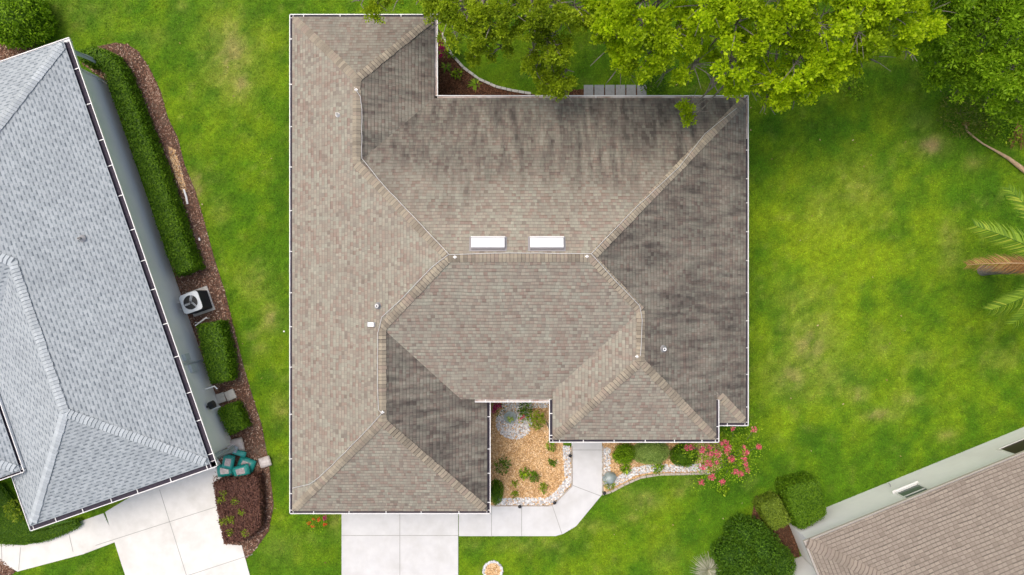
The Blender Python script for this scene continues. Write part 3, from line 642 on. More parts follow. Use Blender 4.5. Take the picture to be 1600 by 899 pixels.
# ------------------------------------------------------------------ beds
def scatter_poly(poly, n, seed=1):
    r_ = np.random.default_rng(seed); a = np.array([(p[0], p[1]) for p in poly]); lo, hi = a.min(0), a.max(0); out = np.zeros((0, 2))
    while len(out) < n:
        q_ = lo+(hi-lo)*r_.random((n*2, 2)); q_ = q_[inpoly(q_[:, 0], q_[:, 1], poly)]; out = np.concatenate([out, q_])
    return out[:n]
def bed(name, pts, mt, n=0, chip=None, sz=(.06, .025), z=.012, seed=1, lump=.03, excl=True, chipname='mulch'):
    pp = PL(pts); pol = [(p.x, p.y) for p in pp]
    if excl: EXCL.append(pol)
    mb = MB(); mb.poly([(x, y, z) for x, y in pol]); mb.build(name, mt, kind='structure')
    if n:
        r_ = np.random.default_rng(seed+50); q_ = scatter_poly(pol, n, seed); ang_ = r_.random(n)*6.283; L = sz[0]*(.5+r_.random(n)); Wd_ = sz[1]*(.6+.8*r_.random(n))
        zz = z+.008+r_.random(n)*lump; tx = np.stack([np.cos(ang_), np.sin(ang_), (r_.random(n)-.5)*.6], 1); ty = np.stack([-np.sin(ang_), np.cos(ang_), (r_.random(n)-.5)*.6], 1)
        c = np.stack([q_[:, 0], q_[:, 1], zz], 1); a_, b_ = tx*L[:, None]/2, ty*Wd_[:, None]/2
        Vv = np.stack([c-a_-b_, c+a_-b_*.7, c+a_*.8+b_, c-a_+b_*.6], 1).reshape(-1, 3)
        link(chipname, np_mesh(chipname, Vv, 4, r_.random(n)), chip, kind='stuff')
MS = [(158, 72), (180, 67), (200, 70), (216, 80), (234, 107), (251, 142), (263, 185), (278, 215), (288, 255), (306, 300), (319, 345), (334, 400), (353, 460), (365, 510), (379, 565), (392, 610), (408, 660), (420, 720), (428, 790), (420, 830), (400, 858), (384, 874), (376, 852), (350, 852), (332, 750), (345, 705), (352, 690), (300, 520), (250, 350), (170, 130), (128, 100), (140, 78)]
bed('mulch_bed', MS, M['mulch_brown'], 16000, M['chip_brown'], (.075, .03), seed=2)
CB = [(760, 626), (860, 626), (880, 696), (892, 700), (892, 758), (864, 787), (856, 789), (758, 789)]
bed('sandy_patch', [(262, 228), (275, 235), (283, 262), (293, 300), (286, 302), (276, 280), (268, 255)], M['soil'], 500, M['chip_tan'], z=.018, seed=21, excl=False)
bed('sandy_patch', [(232, 105), (246, 135), (256, 165), (244, 160), (230, 125)], M['soil'], 900, M['chip_brown'], z=.018, seed=22, excl=False)
bed('mulch_bed', CB, M['mulch_tan'], 15000, M['chip_tan'], (.065, .026), seed=3)
RB = [(941, 690), (1130, 690), (1128, 730), (1108, 739), (1060, 740), (1010, 741), (985, 750), (960, 765), (943, 770)]
bed('mulch_bed', RB, M['mulch_tan'], 7000, M['chip_tan'], (.065, .026), seed=4)
NBd = [(676, 40), (692, 52), (705, 84), (722, 105), (748, 124), (790, 140), (840, 149), (920, 138), (1010, 138), (1010, 162), (676, 162)]
bed('mulch_bed', NBd, M['mulch_dark'], 9000, M['chip_dark'], (.07, .03), seed=5)
TL = [(-60, 40), (40, 40), (64, 44), (72, 60), (40, 84), (0, 100), (-60, 120)]
bed('mulch_bed', TL, M['mulch_brown'], 4000, M['chip_brown'], (.07, .03), seed=6)
BL = [(-40, 868), (0, 872), (26, 892), (10, 905), (-40, 905)]
bed('mulch_bed', BL, M['mulch_brown'], 1500, M['chip_brown'], seed=7)
RB2 = [(1180, 775), (1280, 770), (1286, 790), (1240, 825), (1250, 870), (1230, 872), (1250, 905), (1125, 930), (1125, 900), (1165, 860)]
bed('mulch_bed', RB2, M['mulch_dark'], 5000, M['chip_dark'], (.06, .025), seed=8)
TR = [(1455, 150), (1470, 175), (1500, 196), (1560, 195), (1640, 190), (1640, 110), (1450, 110)]
#bed('leaf_litter', TR, M['mulch_dark'], 2500, M['chip_dark'], (.06, .03), seed=9, excl=False, chipname='fallen_leaves')
# stones
def icos():
    bm = bmesh.new(); bmesh.ops.create_icosphere(bm, subdivisions=1, radius=1); v = np.array([tuple(x.co) for x in bm.verts]); f = np.array([[y.index for y in x.verts] for x in bm.faces]); bm.free(); return v, f
IV, IF = icos()
def stones(name, pts2, size, mt, z=.02, seed=1, **k):
    r_ = np.random.default_rng(seed); n = len(pts2); s = size*(.55+.9*r_.random((n, 1)))*np.stack([1+.4*r_.random(n), np.ones(n), .5+.3*r_.random(n)], 1)
    a_ = r_.random(n)*6.28; V0 = IV[None]*s[:, None, :]*(1+.18*(r_.random((n, len(IV), 1))-.5)); ca, sa = np.cos(a_)[:, None], np.sin(a_)[:, None]
    X = V0[..., 0]*ca-V0[..., 1]*sa+pts2[:, 0:1]; Y = V0[..., 0]*sa+V0[..., 1]*ca+pts2[:, 1:2]; Zz = V0[..., 2]+z+(r_.random(n)*.03)[:, None]
    A = np.stack([X, Y, Zz], -1); T = A[:, IF].reshape(-1, 3)
    return link(name, np_mesh(name, T, 3, np.repeat(r_.random(n), len(IF))), mt, kind='stuff', **k)
def ribbon_pts(pts, wd, n, seed=1):
    pp = PL(pts); r_ = np.random.default_rng(seed); seg = [(pp[i+1]-pp[i]).length for i in range(len(pp)-1)]; out = []
    for i in r_.choice(len(seg), n, p=np.array(seg)/sum(seg)):
        t = r_.random(); p_ = pp[i].lerp(pp[i+1], t); d_ = (pp[i+1]-pp[i]).normalized(); s = (r_.random()-.5)*wd; out.append((p_.x-d_.y*s, p_.y+d_.x*s))
    return np.array(out)
stones('white_stones', ribbon_pts([(885, 697), (886, 725), (889, 750), (872, 772), (857, 783), (815, 783), (775, 784)], .3, 1500, 3), .03, M['pebble'], seed=11)
stones('white_stones', ribbon_pts([(948, 700), (947, 735), (948, 758), (975, 746), (990, 737), (1020, 731), (1060, 731), (1105, 730)], .33, 1700, 5), .03, M['pebble'], seed=12)
th = rng.random(1500)*6.283; rr_ = np.sqrt(rng.random(1500))*.74; cc = P(803, 660)
stones('white_stones', np.stack([cc.x+np.cos(th)*rr_*1.05, cc.y+np.sin(th)*rr_], 1), .03, M['pebble'], seed=13)
stones('white_stones', ribbon_pts([(785, 632), (856, 632)], .3, 400, 6), .03, M['pebble'], seed=14)
th = rng.random(260)*6.283; cc = P(770, 892)
stones('white_stones', np.stack([cc.x+np.cos(th)*(.36+.07*rng.random(260)), cc.y+np.sin(th)*(.36+.07*rng.random(260))], 1), .035, M['pebble'], seed=15)
bed('mulch_bed', [(770+13*math.cos(a), 892+13*math.sin(a)) for a in np.linspace(0, 6.28, 16)[:-1]], M['mulch_tan'], 700, M['chip_tan'], seed=10)
def edging(pts, label, r=.045, z=.03, mt='edging'):
    pp = PL(pts, 0); mb = MB(); fine = []
    for i in range(len(pp)-1):
        n = max(1, int((pp[i+1]-pp[i]).length/.22))
        for k in range(n):
            a = pp[i].lerp(pp[i+1], k/n); b = pp[i].lerp(pp[i+1], (k+.93)/n); mb.bar(a+Vector((0, 0, z)), b+Vector((0, 0, z+random.uniform(-.004, .004))), r*2, .09)
    return mb.build('bed_edging', M[mt], bevel=.012, label=label, cat='edging')
edging([(893.5, 697), (893.5, 759), (864, 788.5), (857, 790), (766, 790)], 'low brown stone edging between the golden mulch courtyard and the path', .03)
edging([(941, 772), (955, 768), (975, 757), (1000, 746), (1030, 741), (1080, 740), (1110, 739)], 'curved stone edging between the flower bed and the front lawn', .05)
edging([(942, 697), (942, 768)], 'straight stone edging along the right side of the front path', .03)
edging([(692, 52), (697, 72), (706, 86), (724, 106), (748, 124), (775, 136), (800, 142), (830, 147)], 'pale curved edging of the bed under the trees behind the house', .055, mt='pad')
# stepping pavers behind the house
for i in range(6):
    a = 912+i*16.6; pp = PL([(a, 133), (a+15, 133), (a+15, 152), (a, 152)]); EXCL.append([(p.x, p.y) for p in pp]); mb = MB(); c_ = (pp[0]+pp[2])/2
    mb.box((c_.x, c_.y, .035), (.41, .5, .05)); mb.build('stepping_stone', M['paver'], bevel=.008, label='pale paver by the rear wall, ' + ['at the left end of the row', 'second from the left end', 'third from the left end', 'third from the right end', 'second from the right end', 'at the right end, partly under leaves'][i], cat='paver', group='stepping stones behind the house')

# ------------------------------------------------------------------ foliage
def sample_tris(T, n, r_):
    e1, e2 = T[:, 1]-T[:, 0], T[:, 2]-T[:, 0]; cr = np.cross(e1, e2); ar = np.linalg.norm(cr, axis=1); nn = cr/np.maximum(ar, 1e-9)[:, None]
    i = r_.choice(len(T), n, p=ar/ar.sum()); a, b = r_.random((2, n)); sw = a+b > 1; a[sw] = 1-a[sw]; b[sw] = 1-b[sw]
    return T[i, 0]+e1[i]*a[:, None]+e2[i]*b[:, None], nn[i]
def leaves(P0, N0, L, wr=.5, r_=rng, spread=.9, rnd=None, lay=0):
    n = len(P0); d_ = N0*.35 + r_.normal(size=(n, 3))*spread*.6; d_ = d_-N0*(d_*N0).sum(1)[:, None]*lay; d_ /= np.linalg.norm(d_, axis=1)[:, None]
    up = N0*1.0 + r_.normal(size=(n, 3))*.55; s = np.cross(d_, up); s /= np.maximum(np.linalg.norm(s, axis=1), 1e-6)[:, None]; nn = np.cross(s, d_)
    ll = (L*(.65+.7*r_.random(n)))[:, None]; ww = ll*wr
    Vv = np.stack([P0, P0+d_*ll*.5+s*ww*.5-nn*ll*.04, P0+d_*ll, P0+d_*ll*.5-s*ww*.5-nn*ll*.04], 1).reshape(-1, 3)
    return Vv, (r_.random(n) if rnd is None else rnd)
def hull_poly(pts2, z0, h, rnd_=.12, inset=.1):
    "extruded hull with a rounded shoulder; pts2 CCW outline in metres"
    c = np.mean(pts2, 0); p = np.array(pts2); T = []
    def ring(s, z): return np.concatenate([c+(p-c)*s, np.full((len(p), 1), z)], 1)
    sc_ = max(np.linalg.norm(p-c, axis=1)); rings = [ring(.97, z0), ring(1, z0+h*.5), ring(1-.04/sc_, z0+h-rnd_), ring(1-rnd_/sc_*.7, z0+h)]
    n = len(p)
    for a, b in zip(rings[:-1], rings[1:]):
        for i in range(n): j = (i+1) % n; T += [(a[i], a[j], b[j]), (a[i], b[j], b[i])]
    top = rings[-1]; cz = np.array([c[0], c[1], z0+h+.01])
    for i in range(n): T.append((top[i], top[(i+1) % n], cz))
    return np.array(T)
def ribbon_hull(cl, ws, h, z0=0):
    "hedge hull along centreline (metres) with half widths"
    cl = [Vector((a[0], a[1], 0)) for a in cl]; T = []; L = []; prof = [(-1, 0), (-1.02, .5), (-.97, .9), (-.8, 1), (0, 1.02), (.8, 1), (.97, .9), (1.02, .5), (1, 0)]
    for i, p in enumerate(cl):
        t = (cl[min(i+1, len(cl)-1)]-cl[max(i-1, 0)]).normalized(); n_ = Vector((-t.y, t.x, 0)); L.append([np.array(p+n_*ws[i]*a+Vector((0, 0, z0+h*b))) for a, b in prof])
    for A, B in zip(L[:-1], L[1:]):
        for j in range(len(prof)-1): T += [(A[j], A[j+1], B[j+1]), (A[j], B[j+1], B[j])]
    for E, sgn in ((L[0], 1), (L[-1], -1)):
        for j in range(1, len(prof)-1): T.append((E[0], E[j+1], E[j]) if sgn > 0 else (E[0], E[j], E[j+1]))
    T = np.array(T)
    e = np.cross(T[:, 1]-T[:, 0], T[:, 2]-T[:, 0]); up = e[:, 2].sum()
    if up < 0: T = T[:, ::-1]
    return T
def blob_hull(c, rx, ry, rz, seed=0, amp=.12, zmin=None, sub=3):
    bm = bmesh.new(); bmesh.ops.create_icosphere(bm, subdivisions=sub, radius=1); v = np.array([tuple(x.co) for x in bm.verts]); f = [[y.index for y in x.verts] for x in bm.faces]; bm.free()
    ns = fbm(v[:, 0]*1.7+seed*3.1+9, v[:, 1]*1.7+v[:, 2]*1.3+seed, seed, 3)-.5
    v = v*(1+amp*2*ns)[:, None]*np.array([rx, ry, rz])+np.array(c)
    if zmin is not None: v[:, 2] = np.maximum(v[:, 2], zmin)
    return v[np.array(f)]
def hullmesh(T, shrink=.9):
    c = T.reshape(-1, 3).mean(0); c[2] *= .6; return (T-c)*np.array([shrink, shrink, shrink])+c
def plantlike(name, T, n, L, mt, label, cat, base, seed=0, thick=.08, group=None, wr=.5, stems=3, h=.6, off=.02, fluff=.14):
    r_ = np.random.default_rng(seed+100); p_, nn = sample_tris(T, n, r_); dep = r_.random(n)**1.4
    lump = fbm(p_[:, 0]*2.6+seed, p_[:, 1]*2.6+p_[:, 2]*2, seed+3, 3)-.5
    p_ = p_-nn*(dep*thick)[:, None]+nn*(lump*(fluff*.6 if name == 'hedge' else fluff)+off+.02*r_.normal(size=n))[:, None]
    Vv, rd = leaves(p_, nn, L, wr, r_, lay=.75 if name == 'hedge' else 0, rnd=np.clip(r_.random(n)*.75+.35*(lump+.3), 0, 1))
    root = empty(name, (base[0], base[1], 0), label=label, cat=cat, group=group)
    o = np.array([base[0], base[1], 0])
    Th = T.copy(); e = np.cross(Th[:, 1]-Th[:, 0], Th[:, 2]-Th[:, 0]); e /= np.maximum(np.linalg.norm(e, axis=1), 1e-9)[:, None]
    Th = Th-e[:, None]*thick*1.1
    quad = np.concatenate([Th, Th[:, 2:3]], 1).reshape(-1, 3)
    VV = np.concatenate([Vv, quad])-o; me_ = np_mesh('foliage', VV, 4, np.concatenate([rd, np.zeros(len(Th))])); link('foliage', me_, mt, root)
    mb = MB()
    for k in range(stems):
        a = r_.random()*6.28; rr0 = .06*r_.random(); mb.tube([(rr0*math.cos(a), rr0*math.sin(a), 0), (rr0*3*math.cos(a), rr0*3*math.sin(a), h*.4), (.25*math.cos(a), .25*math.sin(a), h*.8)], [.022, .016, .008], 5)
    mb.build('stem', M['twig'], root); return root
def PX(l, z): return [(P(a, b, z).x, P(a, b, z).y) for a, b in l]
# long clipped hedges of the left neighbour
hh = 1.0
cl_ = PX([(124, 88), (144, 84), (163, 92), (176, 112), (190, 150), (211, 205), (234, 268), (257, 335), (275, 390), (289, 424)], hh); ws = [.22, .34, .38, .40, .42, .44, .45, .48, .48, .44]
plantlike('hedge', ribbon_hull(cl_, ws, hh), 24000, .085, M['lf_hedge'], 'long clipped green hedge beside the pale grey house, above the air conditioner', 'hedge', cl_[5], 1, group='clipped hedges beside the grey house', h=.8)
cl_ = PX([(324, 506), (334, 550), (343, 597)], .95)
plantlike('hedge', ribbon_hull(cl_, [.52, .56, .46], .95), 5500, .085, M['lf_hedge'], 'short clipped green hedge just below the air conditioner', 'hedge', cl_[1], 2, group='clipped hedges beside the grey house', h=.8)
cl_ = PX([(353, 636), (370, 674)], .7)
plantlike('hedge', ribbon_hull(cl_, [.42, .42], .7), 3500, .08, M['lf_hedge'], 'small square clipped shrub beside the teal mulch sacks', 'hedge', cl_[0], 3, group='clipped hedges beside the grey house', h=.5)
cc_ = PX([(332, 756), (345, 750), (375, 745), (404, 742), (408, 775), (408, 822), (395, 838), (378, 848), (350, 851), (342, 820)][::-1], .55)
rb = plantlike('hedge', hull_poly(cc_, 0, .55), 12000, .08, M['lf_copper'], 'low copper red leaved hedge between the neighbor driveway and the mulch strip', 'hedge', np.mean(cc_, 0), 4, h=.4)
def sprout(name, px, py, z, r, n, mt, label=None, cat=None, parent=None, L=.09, flat=.5, group=None, seed=0, wr=.4, stalk=True):
    r_ = np.random.default_rng(seed+900+int(px)); c = np.array(P(px, py, z)); th = r_.random(n)*6.283; q_ = r*np.sqrt(r_.random(n))
    pt = np.stack([np.cos(th)*q_, np.sin(th)*q_, flat*np.sqrt(np.maximum(r*r-q_*q_, 0))*(.4+.6*r_.random(n))], 1); nn = pt+np.array([0, 0, r*.8]); nn /= np.linalg.norm(nn, axis=1)[:, None]
    Vv, rd = leaves(pt, nn, L, wr, r_)
    if parent:
        po = np.array(parent.location); return link(name, np_mesh(name, Vv+c-po, 4, rd), mt, parent)
    root = empty(name, (c[0], c[1], 0), label=label, cat=cat, group=group)
    link('foliage', np_mesh('foliage', Vv+np.array([0, 0, z]), 4, rd), mt, root)
    if stalk:
        mb = MB()
        for k in range(4): a = k*1.6; mb.tube([(0, 0, 0), (r*.4*math.cos(a), r*.4*math.sin(a), z+r*flat*.4)], [.012, .006], 5)
        mb.build('stem', M['twig'], root)
    return root
for k, (px, py) in enumerate([(349, 771), (345, 781), (367, 784), (377, 800), (362, 812), (354, 813), (347, 815), (360, 831), (383, 833)]):
    sprout('new_growth', px, py, .56, .14, 50, M['lf_bright'], parent=rb, seed=k)
# hedge bits left below the grey house
cc_ = PX([(-40, 760), (0, 757), (30, 800), (50, 830), (122, 812), (124, 822), (100, 836), (60, 850), (20, 852), (-40, 848)][::-1], .3)
EXCL.append(cc_)
plantlike('ground_shrub', hull_poly(cc_, 0, .3, .08), 15000, .05, M['lf_hedge'], 'low dark green planting filling the bed left of the garage corner', 'shrub', np.mean(cc_, 0), 5, h=.2)
sprout('shrub', 27, 796, .55, .5, 500, M['lf_bright'], 'bright yellow green shrub beside the garage corner of the grey house', 'shrub', L=.1, seed=3)
# top-left bush
plantlike('shrub', blob_hull((*P(20, 22, 1.2).xy, .9), 1.35, 1.25, 1.1, 4, .2, 0.02), 5200, .14, M['lf_deep'], 'dark leafy shrub in the top left corner above the grey roof', 'shrub', P(20, 22, 1.2), 6, thick=.2, h=1.2, wr=.45)
# lower right bushes
cc_ = PX([(1229, 770), (1231, 760), (1274, 748), (1281, 752), (1294, 800), (1291, 808), (1254, 830), (1247, 827)][::-1], 1.3)
plantlike('hedge', hull_poly(cc_, 0, 1.25, .08), 17000, .07, M['lf_hedge'], 'tall block clipped darker hedge against the white wall corner', 'hedge', np.mean(cc_, 0), 7, h=1.4)
cc_ = PX([(1188, 796), (1190, 788), (1214, 777), (1220, 780), (1237, 814), (1234, 821), (1212, 831), (1206, 829)][::-1], .95)
plantlike('hedge', hull_poly(cc_, 0, .9, .08), 8000, .07, M['lf_mid'], 'lower yellowish block clipped hedge left of the tall dark hedge', 'hedge', np.mean(cc_, 0), 8, h=1.0)
cb = P(1180, 878, 1.6)
plantlike('shrub', np.concatenate([blob_hull((cb.x+a_, cb.y+b_, .65), r1_, r2_, h_, 7+k_, .25, .02) for k_, (a_, b_, r1_, r2_, h_) in enumerate([(-.1, .85, .8, .75, 1.0), (.45, .35, .8, .9, 1.25), (-.55, .0, .85, .8, 1.05), (.2, -.7, 1.0, .95, 1.2), (-.5, -.95, .75, .8, .9)])]), 30000, .085, M['lf_dark'], 'big rounded dark green shrub at the bottom near the white walled house', 'shrub', cb, 9, thick=.14, h=1.3)
cb = P(1222, 888, 1.4)
plantlike('shrub', blob_hull((cb.x, cb.y, .7), .65, .7, .9, 9, .16, .02), 8000, .06, M['lf_dark'], 'smaller dark shrub between the big rounded shrub and the white jog wall', 'shrub', cb, 10, h=1)
# front bed shrubs
cb = P(1021, 711, .9)
plantlike('shrub', blob_hull((cb.x, cb.y, .35), .78, .50, .6, 2, .08, .02), 7500, .05, M['lf_pale'], 'pale green rounded shrub under the front gutter', 'shrub', cb, 11, h=.6)
cb = P(1073, 716, .85)
plantlike('shrub', blob_hull((cb.x, cb.y, .33), .57, .47, .55, 3, .08, .02), 6000, .05, M['lf_hedge'], 'mid green rounded shrub left of the pink flowering tree', 'shrub', cb, 12, h=.6)
cb = P(978, 712, .6)
plantlike('shrub', blob_hull((cb.x, cb.y, .28), .50, .42, .45, 5, .3, .02), 2600, .075, M['lf_deep'], 'loose dark olive shrub right of the front path', 'shrub', cb, 13, thick=.2, h=.5)
cb = P(775, 772, .6)
plantlike('shrub', blob_hull((cb.x, cb.y, .28), .26, .50, .42, 6, .1, .02), 2600, .05, M['lf_hedge'], 'small rounded green shrub at the lower left of the mulch courtyard', 'shrub', cb, 14, h=.4)
# small plants
SP = [(785, 727, .3, .34, 170, 'lf_dark', 'dark olive tuft in the golden mulch, left of the twin tufts'), (820, 740, .2, .22, 120, 'lf_deep', 'left one of the twin green tufts in the golden mulch'), (834, 745, .2, .2, 110, 'lf_hedge', 'right one of the twin green tufts in the golden mulch'),
      (849, 762, .15, .17, 70, 'lf_bright', 'small bright tuft nearest the path bend in the golden mulch'), (804, 773, .12, .14, 50, 'lf_bright', 'tiny pale tuft near the bottom edge of the golden mulch'), (804, 756, .12, .12, 40, 'lf_bright', 'faint yellow green tuft below the dark olive tuft'),
      (861, 697, .2, .2, 90, 'lf_deep', 'green tuft under the gutter at the top of the mulch courtyard'), (863, 722, .15, .14, 60, 'lf_hedge', 'small green tuft near the white stones beside the path'), (838, 656, .45, .36, 260, 'lf_bright', 'bright feathery fern right of the stone circle'),
      (822, 640, .3, .3, 160, 'lf_dark', 'dark leafy plant under the courtyard gutter'), (977, 731, .2, .2, 120, 'lf_deep', 'small dark green plant below the loose olive shrub'), (1028, 731, .15, .25, 110, 'lf_deep', 'low green plant below the pale rounded shrub'),
      (952, 757, .12, .2, 90, 'lf_bright', 'yellow green plant just below the grey urn'), (1127, 682, .7, .15, 60, 'lf_bright', 'little green sprig over the front gutter corner'), (709, 80, .25, .3, 120, 'lf_deep', 'green plant beside the magenta flowers behind the house'),
      (714, 115, .2, .2, 80, 'lf_deep', 'small dark plant in the rear bed near the curved edging'), (1130, 765, .05, .2, 90, 'lf_deep', 'low weed patch on the lawn below the pink tree'), (1333, 135, .4, .55, 300, 'lf_deep', 'dark green shrub at the lawn edge under the lime tree'), (1020, 130, .5, .55, 420, 'lf_dark', 'dark leafy shrub beyond the stepping stones')]
for k, (px, py, z, r, n, mt, lb) in enumerate(SP): sprout('small_plant', px, py, z, r, n, M[mt], lb, 'plant', L=.13, seed=k)
def rosette(name, px, py, r, n, mt, label, cat='plant', up=.6, w_=.035, z=0, group=None, arch=.3, seg=4, seed=0, lean=None):
    r_ = np.random.default_rng(seed+int(px)); c = P(px, py, z); Vs = []; rd = []
    for k in range(n):
        a = r_.random()*6.283; L = r*(.6+.5*r_.random()); e = up*(.3+r_.random()); d_ = np.array([math.cos(a), math.sin(a)]); s = np.array([-d_[1], d_[0], 0])
        if lean is not None: d_ = d_*.6+np.array(lean)
        pts_ = [np.array([d_[0]*L*t, d_[1]*L*t, z+.02+L*e*t-L*(e*.6+arch)*t*t]) for t in np.linspace(0, 1, seg+1)]; wd_ = [w_*(1-.15*abs(2*t-.5))*(1-t**3) + .002 for t in np.linspace(0, 1, seg+1)]
        q1 = r_.random()
        for i in range(seg): Vs += [pts_[i]-s*wd_[i], pts_[i]+s*wd_[i], pts_[i+1]+s*wd_[i+1], pts_[i+1]-s*wd_[i+1]]; rd.append(q1)
    root = empty(name, (c.x, c.y, 0), label=label, cat=cat, group=group); link('leaf_rosette', np_mesh('leaf_rosette', np.array(Vs), 4, np.array(rd)), mt, root)
    mb = MB(); mb.tube([(0, 0, 0), (0, 0, z+.06)], [.03, .02], 6); mb.build('crown_base', M['twig'], root); return root
rosette('agave', 744, 132, .42, 26, M['lf_deep'], 'spiky green plant lowest in the dark mulch bed behind the house')
rosette('agave', 697, 105, .38, 22, M['lf_hedge'], 'spiky green plant against the wing wall in the rear bed'); rosette('agave', 712, 62, .4, 18, M['lf_dark'], 'spiky dark plant at the top of the rear bed beside the edging')
rosette('agave', 797, 655, .2, 16, M['lf_pale'], 'small pale rosette in the grey bowl of the stone circle', z=.25)
rosette('ornamental_grass', 1106, 890, .8, 300, M['lf_silver'], 'silvery arching grass clump at the bottom edge', 'grass clump', up=1.3, w_=.009, arch=.45, seed=4)
# flowers
def flowers(name, spots, z, r, mt, label, parent=None, base=None, cat='flowers'):
    root = parent or empty(name, tuple(P(*base)), label=label, cat=cat)
    for k, s in enumerate(spots):
        rr0 = (s[2] if len(s) > 2 else r)*.78; sprout('flower_cluster', s[0], s[1], z, rr0, int(110*(rr0/.17)**2)+14, mt, parent=root, seed=k*7, L=.06, wr=.8, flat=.8)
    return root
f1_ = flowers('flowering_plant', [(483, 817, .09), (489, 822, .08), (498, 812, .08), (507, 819, .09), (491, 811, .06)], .25, .1, M['fl_orange'], 'orange flowers on the lawn below the lower left gutter', base=(495, 815))
sprout('foliage', 495, 817, .12, .45, 120, M['lf_deep'], parent=f1_); sprout('flower_cluster', 508, 810, .25, .08, 30, M['fl_magenta'], parent=f1_, L=.06, wr=.8)
f2_ = flowers('flowering_plant', [(687, 66, .2), (690, 76, .16), (689, 88, .1), (686, 58, .14)], .8, .2, M['fl_magenta'], 'magenta flowers against the wall of the rear wing', base=(694, 75)); sprout('foliage', 690, 75, .5, .4, 140, M['lf_deep'], parent=f2_)
f3_ = flowers('flowering_plant', [(774, 636, .16), (780, 634, .12), (772, 643, .1)], .5, .2, M['fl_magenta'], 'dark red plant in the upper left corner of the courtyard', base=(776, 640)); sprout('foliage', 776, 640, .3, .3, 90, M['lf_dark'], parent=f3_)
f4_ = flowers('flowering_plant', [(815, 654, .08), (819, 650, .06)], .4, .2, M['fl_pink'], 'little pink flowers between the bowl and the fern in the courtyard', base=(816, 652)); sprout('foliage', 816, 654, .3, .2, 60, M['lf_deep'], parent=f4_)
# crape myrtle
fl = [(1145, 670, .1), (1178, 671, .14), (1185, 698, .14), (1133, 690, .14), (1137, 699, .16), (1120, 709, .19), (1110, 710, .13), (1142, 717, .18), (1107, 724, .18), (1097, 730, .15), (1112, 745, .17), (1096, 753, .14), (1128, 753, .15), (1148, 737, .14), (1157, 740, .14), (1165, 707, .15), (1163, 718, .12), (1165, 727, .12), (1162, 698, .1), (1073, 699, .13), (1080, 699, .12), (1097, 703, .15), (1109, 699, .12), (1127, 693, .1), (1136, 706, .14), (1120, 722, .09), (1168, 735, .1)]
cm_ = flowers('flowering_tree', fl, 2.1, .15, M['fl_pink'], 'small flowering tree with coral pink blossom at the right corner of the front eave', base=(1139, 712), cat='tree')
r_ = np.random.default_rng(77); pts_ = []; cx, cy = P(1140, 708, 1.9).xy
for a, b, s in fl+[(1140, 695, .3), (1155, 690, .3), (1150, 720, .3), (1125, 715, .3), (1170, 690, .2), (1110, 720, .2), (1150, 700, .4), (1135, 725, .3), (1085, 712, .1), (1130, 735, .25)]:
    c_ = np.array(P(a, b, 1.9)); n = int(70+260*s); pts_.append(c_+r_.normal(size=(n, 3))*np.array([.22, .22, .16]))
pts_ = np.concatenate(pts_); nn = np.tile([0, 0, 1.], (len(pts_), 1)); Vv, rd = leaves(pts_, nn, .075, .5, r_); link('foliage', np_mesh('foliage', Vv-np.array(cm_.location), 4, rd), M['lf_deep'], cm_)
mb = MB(); o3 = Vector(cm_.location)
for k, (a, b, s) in enumerate(fl): e = P(a, b, 2.05)-o3; mid = Vector((e.x*.35, e.y*.35, 1.1)); mb.tube([(0.03*math.cos(k), .03*math.sin(k), 0), mid, e], [.022, .014, .006], 5)
mb.build('trunk', M['bark'], cm_)

